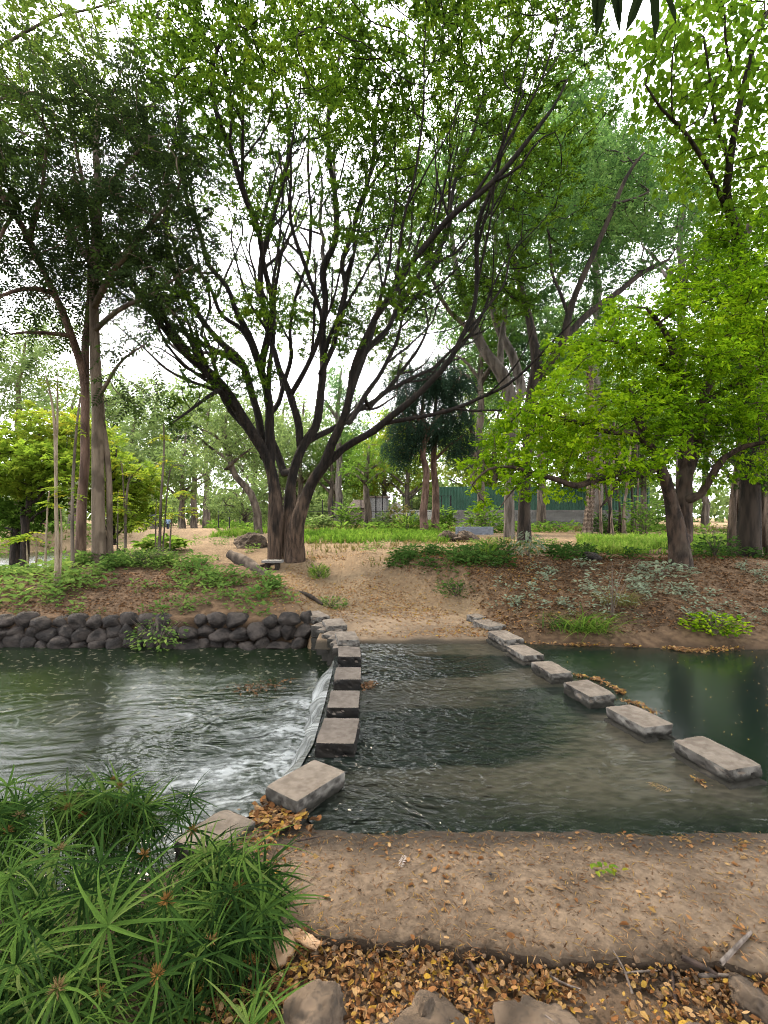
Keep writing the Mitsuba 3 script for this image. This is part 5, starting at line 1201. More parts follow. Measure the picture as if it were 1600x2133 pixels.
# single bushes and plants
def bush(label, px, py, Z, w, h, n, leafm, lw=.45, name='bush', cat_='bush', ll=.16, lift=.4, parts_=None, u0=0, u1=1, kind=4):
    k = numbered(name); tag(k, label, cat_)
    q = P(px, py, Z); q[2] = float(H(q[0], q[1])); m = Z / FPX; W, Hh = w * m, h * m
    for j in range(max(3, n // 14)):
        a = rng.uniform(0, 6.28); r_ = W * .45 * rng.random() ** .6
        S = Skel(); e = q + [r_ * math.cos(a), r_ * math.sin(a) * .7, Hh * rng.uniform(.6, 1)]
        add_limb(S, [np.append(q - [0, 0, .03], .007), np.append(q * .6 + e * .4 + [0, 0, Hh * .12], .005), np.append(e, .003)], .08, rng, .03)
        put('stem', tubes(S, *radii(S), rng)[0], 'bark_mid', k)
    t = tmpl_leaf(1, lw, .1, .15, kind); d = nrm(rng.normal(size=(n, 3))) * (rng.random((n, 1)) ** .4) * [W / 2, W * .4, Hh * .55]
    d[:, 2] = np.abs(d[:, 2] + Hh * .42)
    a = np.arctan2(d[:, 1], d[:, 0]) + rng.normal(0, .6, n)
    v, f, uv = scatter(t, q + d, np.stack([np.cos(a), np.sin(a), lift + rng.normal(0, .3, n)], 1), np.stack([rng.normal(0, .3, n), rng.normal(0, .3, n), np.ones(n)], 1), ll * rng.uniform(.6, 1.1, n), rng.uniform(u0, u1, n), rng=rng)
    put('foliage', (v, f), leafm, k, uv=uv, stuff=True)
bush('small round green bush standing alone in the sandy path', 664, 1188, 12.4, 44, 30, 260, 'leaf_grass', .2, ll=.13, lift=1.2)
bush('dark green shrub at the path side of the right bank', 950, 1250, 9.7, 92, 34, 330, 'leaf_herb_dark', .5, ll=.085)
bush('dark leafy shrub on the crest in front of the rooty trunk', 1060, 1150, 11.6, 110, 36, 260, 'leaf_herb_dark', .45, ll=.11)
bush('dense dark shrub on the crest right of the rooty trunk', 1195, 1145, 11.8, 100, 28, 240, 'leaf_herb_dark', .5, ll=.11)
bush('pale dusty shrub with drooping leaves before the rooty trunk', 1100, 1140, 11.0, 70, 62, 90, 'leaf_pale', .3, ll=.17, lift=-.5)
bush('pale whitish leafy plant at the foot of the lime green tree', 1385, 1190, 9.3, 130, 34, 120, 'leaf_pale', .5, ll=.14, lift=.1)
bush('tall thin shrub in front of the brown hut', 722, 1096, 33, 60, 66, 330, 'leaf_mid', .45, ll=.38)
bush('grey-green shrub in front of the grey shed', 800, 1096, 33, 44, 40, 240, 'leaf_haze', .45, ll=.38)
bush('dry shrub in front of the white hut', 832, 1096, 33, 60, 58, 300, 'leaf_drygrass', .45, ll=.38)
bush('shrub between the dark weeping trees and the metal sheets', 928, 1096, 33, 40, 54, 260, 'leaf_mid', .45, ll=.38)
bush('low shrub at the foot of the big tree, behind right', 668, 1096, 33, 50, 34, 240, 'leaf_haze', .45, ll=.38)
bush('leafy shrub in front of the green metal sheets, left part', 1010, 1092, 30, 90, 62, 420, 'leaf_mid', .5, ll=.34)
bush('leafy shrub in front of the grey block wall, right of the palm', 1262, 1098, 27, 80, 50, 380, 'leaf_herb_dark', .5, ll=.30)
bush('tall leafy shrub in front of the metal sheets near the lime trunk', 1345, 1095, 24, 110, 90, 520, 'leaf_mid', .5, ll=.30)
bush('slender grey-leaved shrub on the right bank above the water', 1275, 1290, 7.9, 130, 120, 150, 'leaf_pale', .42, ll=.10, lift=.2)
bush('bright green creeping herb by the water at the right edge', 1490, 1335, 7.35, 130, 44, 520, 'leaf_lime', .62, ll=.075, lift=.3)
bush('dark bush at the right of the lime green trunk', 1490, 1130, 10.8, 90, 60, 300, 'leaf_herb_dark', .5, ll=.11)
bush('low green herb patch trailing over the boulder wall to the water', 330, 1310, 8.32, 130, 70, 420, 'leaf_herb', .55, ll=.085, lift=-.1)
bush('leafy herb bush at the left foot of the log stump', 300, 1165, 11.4, 150, 40, 520, 'leaf_herb', .5, ll=.10)
bush('large-leaved bright plant patch behind the left bank', 335, 1130, 15, 90, 34, 170, 'leaf_grass', .8, ll=.30, lift=.1, u0=.3)
bush('feathery light green bush by the wire fence', 890 - 40, 1092, 30, 60, 38, 300, 'leaf_grass', .2, ll=.4, lift=1.0)
bush('small tuft of bright leaves on the right bank slope', 1015, 1170, 11, 26, 40, 60, 'leaf_grass', .28, ll=.2, lift=1.2)
bush('small green weeds where the path meets the left bank', 690, 1258, 10.0, 70, 26, 200, 'leaf_herb', .45, ll=.09)
# spiky grass bush at the waterside
def spiky(label, px, py, Z, n, l, m, name='grass_tuft'):
    k = numbered(name); tag(k, label, 'grass tuft'); q = P(px, py, Z); q[2] = max(0, float(H(q[0], q[1])))
    t = strip_blade(l, .016, rng)
    a = rng.uniform(0, 6.28, n)
    pos = q + np.stack([rng.normal(0, .16, n), rng.normal(0, .10, n), 0 * a], 1)
    v, f, uv = scatter(t, pos, np.stack([np.cos(a), np.sin(a), rng.uniform(.5, 2.2, n)], 1), np.stack([0 * a, 0 * a, 1 + 0 * a], 1), rng.uniform(.5, 1.1, n), rng.random(n))
    put('blades', (v, f), m, k, uv=uv, stuff=True)
def strip_blade(L, W, rng, n=6, droop=.55, fold=.3):
    """a long narrow arching blade along +x"""
    s = np.linspace(0, 1, n + 1); w = W * np.clip(np.minimum(s * 6 + .45, 1) * (1 - s ** 2.2), .02, 1)
    x = L * (s - droop * .25 * s ** 2); z = L * (-droop * s ** 2.1)
    v = np.stack([np.stack([x, -w / 2, z + fold * w * .5], 1), np.stack([x, 0 * w, z], 1), np.stack([x, w / 2, z + fold * w * .5], 1)], 1).reshape(-1, 3)
    f = []
    for i_ in range(n):
        b = 3 * i_
        f += [[b, b + 1, b + 4], [b, b + 4, b + 3], [b + 1, b + 2, b + 5], [b + 1, b + 5, b + 4]]
    return v, np.array(f), np.stack([np.zeros(len(v)), np.repeat(s, 3)], 1)
spiky('clump of long grassy blades hanging over the water on the right bank', 1225, 1330, 7.5, 190, .62, 'leaf_grass')
spiky('lighter grassy clump just behind on the right bank slope', 1290, 1265, 8.2, 110, .5, 'leaf_drygrass')
spiky('small dark grass clump at the water on the right', 1170, 1320, 7.6, 60, .4, 'leaf_herb_dark')

# ------------------------------------------------------------------ umbrella sedge in the near left corner
rng = np.random.default_rng(101)
def sedge(label, heads, zoff, fill, hero):
    k = numbered('umbrella_sedge'); tag(k, label, 'sedge')
    blades = [strip_blade(.26, .0124, rng, 7, d_) for d_ in (.35, .65, 1.0)]
    st_v, fo, fl = [], [], []
    for i_, (px, py, Z, size, flower) in enumerate(heads + fill):
        q = P(px, py, Z); g = q + [rng.uniform(-.14, .14), rng.uniform(-.05, .16), 0]; g[2] = float(H(g[0], g[1])) - .02
        S = Skel(); add_limb(S, [np.append(g, .0042), np.append(g * .45 + q * .55 + [0, 0, .04], .0036), np.append(q, .003)], .07, rng, .02)
        stem = tubes(S, *radii(S), rng)[0]
        n = rng.integers(13, 19) if size > .6 else rng.integers(10, 14)
        a = np.arange(n) * 6.283 / n + rng.uniform(-.32, .32, n); tilt = nrm(np.array([rng.normal(0, .45), rng.normal(-.25, .4), 1.]))
        e = rng.uniform(-.35, .8, n)
        t1 = nrm(np.cross(tilt, [0, 1, .1])); t2 = np.cross(tilt, t1)
        ax = np.cos(a)[:, None] * t1 + np.sin(a)[:, None] * t2 + e[:, None] * tilt
        tone = rng.random()
        if i_ < hero:
            kk = put('stem', stem, 'stem_green', k, smooth=True)
            for j in range(n):
                v, f, uv = scatter(blades[rng.integers(3)], q[None], ax[j][None], tilt[None], [size * rng.uniform(.75, 1.15)], [np.clip(tone * .7 + .3 * rng.random(), 0, 1)])
                put('blade', (v, f), 'leaf_sedge', kk, uv=uv)
        else:
            st_v.append(stem)
            for b_ in range(3):
                m = np.arange(n) % 3 == b_
                fo.append(scatter(blades[b_], np.repeat(q[None], m.sum(), 0), ax[m], np.repeat(tilt[None], m.sum(), 0), size * rng.uniform(.75, 1.15, m.sum()), np.clip(tone * .7 + .3 * rng.random(m.sum()), 0, 1)))
        if flower:
            nf = 70; d = nrm(rng.normal(size=(nf, 3)) + [0, 0, .8])
            v, f, uv = scatter(tmpl_leaf(1, .16, .2, 0, 2), np.repeat(q[None], nf, 0) + d * .006, d, rng.normal(size=(nf, 3)), .030 * size * rng.uniform(.6, 1.3, nf), np.full(nf, rng.random()))
            if i_ < hero: put('flower_head', (v, f), 'sedge_flower', kk, uv=uv)
            else: fl.append((v, f, uv))
    if st_v: put('thin_stems', join(st_v), 'stem_green', k, stuff=True)
    if fo: v, f, uv = cat(fo); put('foliage', (v, f), 'leaf_sedge', k, uv=uv, stuff=True)
    if fl: v, f, uv = cat(fl); put('flowers', (v, f), 'sedge_flower', k, uv=uv, stuff=True)
solid('stem_green', (0.05, 0.10, 0.025), .6)
hd = [(347, 1877, 1.95, 1.0, 1), (225, 1928, 1.75, 1.1, 0), (211, 1802, 2.1, .95, 0), (300, 1782, 2.3, .9, 1), (508, 1786, 2.25, 1.0, 0), (455, 1777, 2.4, .85, 0), (177, 1853, 2.0, .9, 0), (327, 2033, 1.75, .95, 1), (125, 1770, 2.3, .85, 1), (20, 1830, 1.9, 1., 0),
      (35, 2010, 1.6, 1.05, 0), (440, 1960, 1.95, .9, 1), (545, 1900, 2.1, .85, 0), (400, 1730, 2.6, .8, 1), (120, 2060, 1.6, .95, 1), (480, 1860, 2.1, .9, 0), (270, 1850, 2.2, .9, 0), (60, 1920, 1.8, .9, 0)]
fill = [(rng.uniform(-40, 520), 0, 0, 0, 0) for _ in range(150)]
def fy_(px): return np.interp(px, [-50, 100, 300, 420, 540, 600], [1770, 1760, 1770, 1770, 1810, 1880])
fl = []
for _ in range(200):
    px = rng.uniform(-60, 550); t = rng.random() ** .8; py = fy_(px) + t * (2150 - fy_(px)); fl.append((px, py, np.interp(py, [1750, 1900, 2150], [2.6, 2.1, 1.75]) + rng.uniform(-.1, .35), rng.uniform(.5, 1.0), rng.random() < .07))
for _ in range(60):
    px = rng.uniform(380, 570); py = rng.uniform(1760 + max(0, px - 500) * .9, 1960); fl.append((px, py, np.interp(py, [1750, 1900, 2150], [2.55, 2.1, 1.75]) + rng.uniform(-.05, .25), rng.uniform(.6, .95), rng.random() < .04))
sedge('dense umbrella sedge clump with arching green blades in the near left corner', hd, 0, fl, 17)
fl = [(rng.normal(215, 70), 1655 + abs(rng.normal(0, 55)), rng.uniform(2.75, 3.15), rng.uniform(.6, .95), rng.random() < .3) for _ in range(60)]
sedge('taller dark umbrella sedge with orange-brown flower heads standing against the pool', [(250, 1640, 2.9, .9, 1), (185, 1655, 2.95, .9, 0), (300, 1680, 2.85, .85, 0), (120, 1690, 2.9, .9, 1), (235, 1625, 3.0, .7, 1)], 0, fl, 5)
fl = [(rng.normal(0, 35), 1680 + abs(rng.normal(0, 50)), rng.uniform(2.5, 2.9), rng.uniform(.6, 1.), rng.random() < .2) for _ in range(34)]
sedge('umbrella sedge at the left edge, beside the water', [(15, 1640, 2.7, .95, 0), (40, 1700, 2.6, .9, 1)], 0, fl, 2)

# ------------------------------------------------------------------ fallen leaves
rng = np.random.default_rng(111)
LL = [tmpl_leaf(1, .55, .2, .2, 4), tmpl_leaf(1, .46, .45, .35, 4), tmpl_leaf(1, .62, .08, -.25, 4)]
LL2 = [tmpl_leaf(1, .6, .25, .2, 2), tmpl_leaf(1, .5, .45, .3, 2), tmpl_leaf(1, .66, .1, -.2, 2)]
def litter(xy, z, size, tilt=.5, u=None, LL=LL):
    n = len(xy); out = []; which = rng.integers(0, 3, n); a = rng.uniform(0, 6.28, n)
    u = rng.random(n) if u is None else u
    for k_ in range(3):
        m = which == k_; c = m.sum()
        out.append(scatter(LL[k_], np.stack([xy[m, 0], xy[m, 1], z[m]], 1), np.stack([np.cos(a[m]), np.sin(a[m]), rng.normal(0, tilt * .4, c)], 1), np.stack([rng.normal(0, tilt, c), rng.normal(0, tilt, c), np.ones(c)], 1), size * rng.uniform(.4, 1.3, c) ** 1.1, u[m]))
    return cat(out)
front_y = lambda x: 2.165 - .075 * x + .08 * nz(x, x * 0, 1.6, 31) + .08 * nz(x, x * 0, 6, 32) + .03 * nz(x, x * 0, 21, 33)
p = np.stack([rng.uniform(-.75, 2.9, 23000), rng.uniform(1.35, 2.30, 23000)], 1)
p = p[(p[:, 1] < front_y(p[:, 0]) + .02)]
dens = meshkit.fbm(np.stack([p[:, 0] * 2.2, p[:, 1] * 2.2, 0 * p[:, 0]], 1), 3)
p = p[dens + rng.normal(0, .06, len(p)) > np.interp(p[:, 0], [-.7, .3, 1, 2.2], [.36, .32, .34, .43])]
v, f, uv = litter(p, H(p[:, 0], p[:, 1]) + rng.uniform(.004, .05, len(p)), .029)
put('leaf_litter', (v, f), 'litter', uv=uv); tag('leaf_litter', 'thick yellow and brown fallen leaves along the front of the slab', 'leaf litter', kind='stuff')
n = 290   # single leaves lying on the near slab
cl = rng.uniform([-.5, 2.1], [2.6, 2.95], (34, 2))
p = np.vstack([cl[rng.integers(0, 34, 190)] + rng.normal(0, .06, (190, 2)), rng.uniform([-.5, 2.12], [2.6, 2.9], (100, 2))])
p = np.vstack([p[:190], np.stack([rng.uniform(-.4, 2.5, 60), rng.normal(2.78, .05, 60)], 1), p[190:230]])
p = p[(p[:, 0] > SXL(p[:, 1]) + .05)]
for q in p[:290]:
    z = float(slab_z(q[0], q[1]))
    tone = int(rng.integers(0, 4))
    v, f, uv = litter(q[None], np.array([z + .007]), .030, .22, np.array([(.2, .38, .58, .83)[tone] + rng.uniform(-.03, .03)]))
    px = photo_x(q[None])[0]; across = 'by the sedge' if px < 690 else 'below the angled block' if px < 830 else 'left of the middle pod' if px < 1000 else 'right of the middle pod' if px < 1170 else 'by the green sprig' if px < 1340 else 'towards the right edge'
    where = 'on the wet edge of' if q[1] > 2.7 else 'mid' if q[1] > 2.38 else 'at the front of'
    lab = ('%s leaf fallen %s the slab, %s' if where != 'mid' else '%s leaf fallen %sway across the slab, %s') % (('dark brown', 'orange-brown', 'pale tan', 'yellow')[tone], where, across)
    k = put('fallen_leaf', (v, f), 'litter', uv=uv); tag(k, lab, 'fallen leaf', lab.replace('leaf', 'leaves'))
def bits(xy, z, m, key, lab):   # thin leaf stalks and crumbs
    v, f, uv = litter(xy, z, .028, .2); v2 = v
    k = numbered(key); scene[k] = mikit.ply((v2, f), m, uv=uv); tag(k, lab, 'leaf litter', kind='stuff')
p = rng.uniform([-.6, 2.05], [3, 2.95], (4200, 2)); p = p[p[:, 0] > SXL(p[:, 1]) + .04]
crumb = tmpl_leaf(1, .09, .1, .1, 2); a = rng.uniform(0, 6.28, len(p))
v, f, uv = scatter(crumb, np.stack([p[:, 0], p[:, 1], slab_z(p[:, 0], p[:, 1]) + .006], 1), np.stack([np.cos(a), np.sin(a), 0 * a], 1), np.stack([0 * a, rng.normal(0, .3, len(a)), 1 + 0 * a], 1), rng.uniform(.012, .05, len(p)), rng.random(len(p)))
k = numbered('leaf_litter'); scene[k] = mikit.ply((v, f), 'litter', uv=uv); tag(k, 'fine stalks and crumbs scattered on the near mud slab', 'leaf litter', kind='stuff')
p = region(16000, -2.6, 3.2, 7.45, 14.5, .8, .40, 71, lambda q: (q[:, 1] > far_edge(q[:, 0]) + .2))
zz = np.maximum(H(p[:, 0], p[:, 1]), np.where((p[:, 0] > -1) & (p[:, 0] < 1.72) & (p[:, 1] < 9.7), .048 + nz(p[:, 0], p[:, 1], 2, 41) * .03, -9)) + .012
v, f, uv = litter(p, zz, .045, .3, np.clip(rng.random(len(p)) * .8 + .1, 0, 1))
k = numbered('leaf_litter'); scene[k] = mikit.ply((v, f), 'litter', uv=uv); tag(k, 'small tan leaves strewn over the sandy path beyond the ford', 'leaf litter', kind='stuff')
p = np.vstack([region(15000, -10, -1.3, 8.6, 13, .9, .42, 72, leftm), region(24000, 0, 11, 7.4, 12.6, .9, .38, 73, rightm)])
v, f, uv = litter(p, H(p[:, 0], p[:, 1]) + .014, .06, .45, None, LL2)
k = numbered('leaf_litter'); scene[k] = mikit.ply((v, f), 'litter_brown', uv=uv); tag(k, 'brown dry leaves covering the soil of both far banks', 'leaf litter', kind='stuff')
def drift(lab, pts, n, spread, z=.012, size=.05, m='litter'):
    pts = np.array(pts, float); t = rng.uniform(0, len(pts) - 1.001, n); i_ = t.astype(int); w = (t - i_)[:, None]
    q = pts[i_] * (1 - w) + pts[i_ + 1] * w + rng.normal(0, spread, (n, 2))
    v, f, uv = litter(q, np.full(n, z) + rng.uniform(0, .02, n), size, .25)
    k = numbered('leaf_drift'); scene[k] = mikit.ply((v, f), m, uv=uv); tag(k, lab, 'leaf litter', kind='stuff')
def w0(px, py, z=.0):
    d = P(px, py, 1.) - EYE; return (EYE + d * ((z - EYE[2]) / d[2]))[:2]
drift('orange leaves floating behind the fourth and fifth stones of the right row', [w0(1195, 1408), w0(1240, 1415), w0(1290, 1440), w0(1296, 1446)], 230, .020, .008, .036)
drift('orange leaves floating behind the two-tiered stone of the right row', [w0(1290, 1462), w0(1330, 1468), w0(1368, 1490)], 120, .016, .008, .036)
drift('floating leaves along the right bank shore', [w0(1080, 1338), w0(1200, 1345), w0(1290, 1344), w0(1330, 1348)], 260, .05)
drift('yellowed leaves floating by the bright herb at the right shore', [w0(1390, 1352), w0(1450, 1358), w0(1540, 1352)], 300, .05)
drift('brown wet leaves heaped at the foot of the angled block', [w0(545, 1700), w0(575, 1720), w0(620, 1722)], 260, .05, .03, .05)
drift('few leaves and scum floating in the pool near the falls', [w0(560, 1432, -.3), w0(500, 1440, -.3), w0(590, 1425, -.3)], 150, .12, -.285, .045, 'litter_brown')
drift('thin scatter of leaves on the soil between the lowest left block and the slab', [w0(560, 1740, .03), w0(530, 1790, .0), w0(560, 1850, .0)], 130, .07, .06, .036)
drift('small wet debris caught behind the middle left stone', [w0(760, 1425), w0(775, 1435)], 60, .05, .01, .05, 'litter_brown')
drift('leaves caught at the foot of the largest right stone', [w0(1440, 1622), w0(1475, 1640)], 30, .02, .006, .03)
p = rng.uniform([2.3, 3.4], [6.5, 6.9], (260, 2)); p = p[p[:, 0] > 2.5 - (p[:, 1] - 3.5) * .12]
v, f, uv = litter(p, np.full(len(p), .006), .022, .1, rng.uniform(.5, .8, len(p))); k = numbered('leaf_drift'); scene[k] = mikit.ply((v, f), 'litter', uv=uv); tag(k, 'tiny pale leaves and specks floating all over the dark pool at right', 'leaf litter', kind='stuff')

# ------------------------------------------------------------------ stones, sticks, bark in the foreground
rng = np.random.default_rng(121)
def fieldstone(label, px, py, Z, w, h, sub=4, d=None, m='fieldstone', name='rock', rough=.55):
    q = P(px, py, Z); s = Z / FPX; g = float(H(q[0], q[1]))
    v, f = rock(rng, np.array([w * s * .64, (d or w * .8) * s * .58, h * s * .95]), sub, rough)
    o = rng.random(3) * 40; sz = w * s
    v = v + nrm(v) * ((meshkit.fbm(v / sz * 7 + o, 3) - .5) * .16 + (meshkit.fbm(v / sz * 22 + o, 2) - .5) * .05)[:, None] * sz
    k = put(name, (v + [q[0], q[1], g + h * s * .30], f), m, smooth=40); tag(k, label, 'rock')
fieldstone('pointed brown rock lying in the leaves next to the sedge', 655, 2090, 1.78, 140, 75)
fieldstone('wide flat brown rock at the bottom edge, left of centre', 905, 2140, 1.68, 290, 42)
fieldstone('broad tan flat rock at the bottom edge, right of centre', 1180, 2118, 1.70, 250, 52)
fieldstone('dark rounded rock at the bottom edge between two flat ones', 1335, 2118, 1.72, 120, 60)
fieldstone('grey-brown rock at the bottom edge, rightmost', 1485, 2128, 1.70, 180, 60)
fieldstone('small grey stone half hidden in the fallen leaves', 888, 2025, 1.88, 46, 50)
fieldstone('small dark stone beside the pointed rock', 575, 2100, 1.74, 60, 50)
fieldstone('dark earth-covered stone at the slab corner on the right edge', 1580, 2045, 1.92, 100, 36)
fieldstone('flat half-buried boulder left of the big tree', 527, 1130, 16, 54, 26)
fieldstone('low flat stone on the sand near the concrete parapet', 970, 1126, 19, 50, 18)
fieldstone('small stone at the foot of the right dark weeping tree', 930, 1133, 19, 30, 16)
fieldstone('small dark rock lying in the earth on the right bank crest', 1228, 1168, 10.6, 34, 14, m='basalt')
def stick(label, a, b, r, m='wood_grey', sag=0., name='stick', bend=.004, cat_='stick'):
    a, b = np.array(a), np.array(b); S = Skel(); mid = (a + b) / 2 + rng.normal(0, bend, 3) * [1, 1, .3] + [0, 0, sag]
    add_limb(S, [np.append(a, r), np.append(mid, r * .9), np.append(b, r * .7)], .03, rng, bend * .8)
    k = put(name, tubes(S, *radii(S), rng, .2)[0], m, smooth=True); tag(k, label, cat_)
def gp(px, py, z): x, y = w0(px, py, z); return np.array([x, y, z])
stick('grey straight stick lying on the slab near the right edge', gp(1500, 2006, .06), gp(1565, 1940, .065), .012)
stick('dark bent stick along the broken slab edge at right', gp(1420, 1995, .05), gp(1495, 2030, .02), .013, 'wood_dark')
stick('pale weathered stick below the dark bent one', gp(1455, 2032, .0), gp(1545, 2034, .0), .009)
stick('thin grey stick standing on end against the slab edge', gp(1318, 2070, -.02), gp(1277, 1978, .07), .006)
stick('short thin twig lying under the slab edge', gp(1300, 2028, .0), gp(1370, 2022, .0), .005)
stick('long thin twig crossing the leaves at centre right', gp(1145, 2032, .0), gp(1210, 2060, .0), .005)
stick('dark upright bark strip in the leaves between the rocks', gp(1400, 2025, -.02), gp(1412, 2100, -.02), .012, 'wood_dark')
stick('dark broken branch in the leaves below the slab', gp(975, 1998, -.01), gp(1005, 2045, -.01), .011, 'wood_dark')
stick('short rotten stick in the leaf litter at centre', gp(935, 2065, -.02), gp(972, 2045, -.02), .010, 'wood_dark')
stick('thin bare twig across the tan flat rock', gp(1135, 2115, .07), gp(1160, 2132, .07), .004)
stick('short black twig on the wet edge of the slab', gp(618, 1752, .05), gp(668, 1742, .05), .007, 'wood_dark')
stick('pale slanting pole leaning by the fence', P(930, 1100, 34) , P(952, 1082, 34), .04, 'twig_pale')
def barkpiece(label, px, py, z, L, W, ang, curl, m, tilt=0.):
    n, k_ = 9, 11; s, t = np.meshgrid(np.linspace(-.5, .5, n), np.linspace(-1, 1, k_), indexing='ij')
    wv = W * (1 - .35 * np.abs(2 * s) ** 3) * (1 + .15 * nz(s * 5, t, 1.5, 77))
    a = t * curl
    v = np.stack([s * L, wv * np.sin(a) / max(curl, .01), wv * (np.cos(a)) / max(curl, .01) - wv / max(curl, .01) * math.cos(curl)], -1)
    v[..., 2] += nz(s * 7, t * 2, 1, 78) * .012 + tilt * s * L
    o = v + np.array([0, 0, .007]); A = np.concatenate([v.reshape(-1, 3), o.reshape(-1, 3)])
    i, j = np.meshgrid(np.arange(n - 1), np.arange(k_ - 1), indexing='ij'); b = (i * k_ + j).ravel(); N = n * k_
    f = np.vstack([np.stack([b, b + k_ + 1, b + 1], 1), np.stack([b, b + k_, b + k_ + 1], 1), np.stack([b + N, b + 1 + N, b + k_ + 1 + N], 1), np.stack([b + N, b + k_ + 1 + N, b + k_ + N], 1)])
    rim = [(i_, i_ + 1) for i_ in range(k_ - 1)] + [((n - 1) * k_ + i_ + 1, (n - 1) * k_ + i_) for i_ in range(k_ - 1)] + [((i_ + 1) * k_, i_ * k_) for i_ in range(n - 1)] + [(i_ * k_ + k_ - 1, (i_ + 1) * k_ + k_ - 1) for i_ in range(n - 1)]
    f = np.vstack([f] + [[[a_, a_ + N, b_ + N], [a_, b_ + N, b_]] for a_, b_ in rim])
    c, sn = math.cos(ang), math.sin(ang)
    A = A @ np.array([[c, sn, 0], [-sn, c, 0], [0, 0, 1]]) + gp(px, py, z)
    k = put('bark_piece', (A, f), m, smooth=50); tag(k, label, 'bark')
gr = []
ico = trimesh.creation.icosphere(subdivisions=0); iv, if_ = np.array(ico.vertices), np.array(ico.faces)
gx = np.concatenate([rng.uniform(-.45, 2.9, 900), rng.uniform(-.5, 3., 2600)]); gy = front_y(gx)
gy[:900] += rng.normal(-.03, .035, 900); gy[900:] += rng.uniform(.0, .75, 2600)
for x_, y_, first in zip(gx, gy, np.arange(3500) < 900):
    on = y_ > front_y(np.array([x_]))[0] + .02
    z_ = float(slab_z(x_, y_)) if on else float(H(x_, y_)) + rng.uniform(0, .07)
    r_ = (.0025 + .011 * rng.random() ** 3 if first else .0012 + .005 * rng.random() ** 3)
    gr.append((iv * (1 + .35 * rng.normal(size=(12, 1))) * r_ * [1, 1, .7] + [x_, y_, z_], if_))
put('gravel', join(gr), 'grit', smooth=False); tag('gravel', 'crumbled earth, grit and small stones along the broken edge of the slab', 'gravel', kind='stuff')
barkpiece('pale curled piece of bark resting against the slab corner', 585, 1980, .0, .13, .075, R_(58), 1.1, 'wood_raw', .25)
barkpiece('flat orange-tan strip of bark lying along the slab corner', 636, 1957, .035, .15, .028, R_(-33), .6, 'wood_raw')
barkpiece('grey upright split board beside the sedge', 545, 2010, -.02, .22, .03, R_(75), .3, 'wood_grey', .2)
# sprig of green leaves, a feather and two dark pods on the slab
k = numbered('leaf_sprig'); tag(k, 'fresh green leaf sprig lying on the near slab', 'leaf sprig')
q = gp(1262, 1815, .05)
for j in range(16):
    a = rng.uniform(0, 6.28); c = q + [rng.normal(0, .035), rng.normal(0, .02), .004 + .022 * rng.random()]
    v, f, uv = scatter(LL[0], c[None], np.array([[math.cos(a), math.sin(a), .2]]), np.array([[rng.normal(0, .3), rng.normal(0, .3), 1]]), [rng.uniform(.03, .045)], [rng.uniform(.4, 1)])
    put('leaf', (v, f), 'leaf_yellowgreen' if j % 3 else 'leaf_grass', k, uv=uv)
k = numbered('feather'); tag(k, 'small whitish feather on the near slab', 'feather'); v, f, uv = scatter(tmpl_pinnate(9, .09, .022, .2, .1, rng), gp(832, 1808, .045)[None], np.array([[.3, .9, .1]]), np.array([[0, 0, 1.]]), [1.], [0.]); put('vane', (v, f), 'feather_white', k)
for px, py, lab in ((1022, 1820, 'small dark seed pod on the slab near the middle'), (1236, 1802, 'dark seed pod left of the green sprig')):
    v, f = rock(rng, np.array([.012, .008, .007]), 1, .3); k = put('seed_pod', (v + gp(px, py, .057), f), 'seed_black', smooth=True); tag(k, lab, 'seed pod')
k = numbered('pine_sprig'); tag(k, 'orange dead leaf spray floating on the ford near the largest stone', 'leaf spray'); v, f, uv = scatter(tmpl_pinnate(10, .13, .05, .12, .0, rng), gp(1405, 1650, .012)[None], np.array([[-.8, .7, .12]]), np.array([[0, 0, 1.]]), [1.], [.6]); put('leaflets', (v, f), 'litter', k, uv=uv)

# ------------------------------------------------------------------ bench, log, parapets, bin, people
k = numbered('bench'); tag(k, 'small low stone bench at the foot of the big tree', 'bench')
q = P(568, 1158, 13.2); g = float(H(q[0], q[1]))
v, f = block(q[0], q[1], g + .17, g + .235, .54, .30, 0, rng, None, .003); put('seat', (v, f), 'block_grey', k, smooth=35)
for s in (-1, 1):
    v, f = block(q[0] + s * .13, q[1], g - .1, g + .168, .10, .24, 0, rng, None, .003); put('leg', (v, f), 'bark_dark', k, smooth=35)
def log(label, pts, m='bark_mid', name='log', cat_='log'):
    S = Skel(); add_limb(S, pts, .06, rng, .03); v, f = tubes(S, *radii(S), rng, .2)[0]
    k = put(name, (v, f), m, smooth=True); tag(k, label, cat_)
    return k
a, b = P(478, 1150, 12), P(560, 1200, 11.4); a[2] = float(H(a[0], a[1])) + .30; b[2] = float(H(b[0], b[1])) + .07
k = log('fallen forked log stump on the left bank beside the path', [np.append(a, .10), np.append(a * .6 + b * .4 + [0, 0, .02], .15), np.append(b, .14)])
end = np.array([np.append(a + nrm(a - b) * .01, 0)[:3] + [0, .10 * math.cos(t) , .10 * math.sin(t)] for t in np.linspace(0, 6.283, 13)[:-1]])
put('cut_end', (np.vstack([end, a + nrm(a - b) * .012]), np.array([[i_, (i_ + 1) % 12, 12] for i_ in range(12)])), 'twig_pale', k)
c = a * .7 + b * .3
S = Skel(); add_limb(S, [np.append(c, .07), np.append(c + [.12, 0, -.1], .06), np.append(c + [.2, -.05, -.22], .05)], .05, rng, .02); put('fork', tubes(S, *radii(S), rng, .2)[0], 'bark_mid', k, smooth=True)
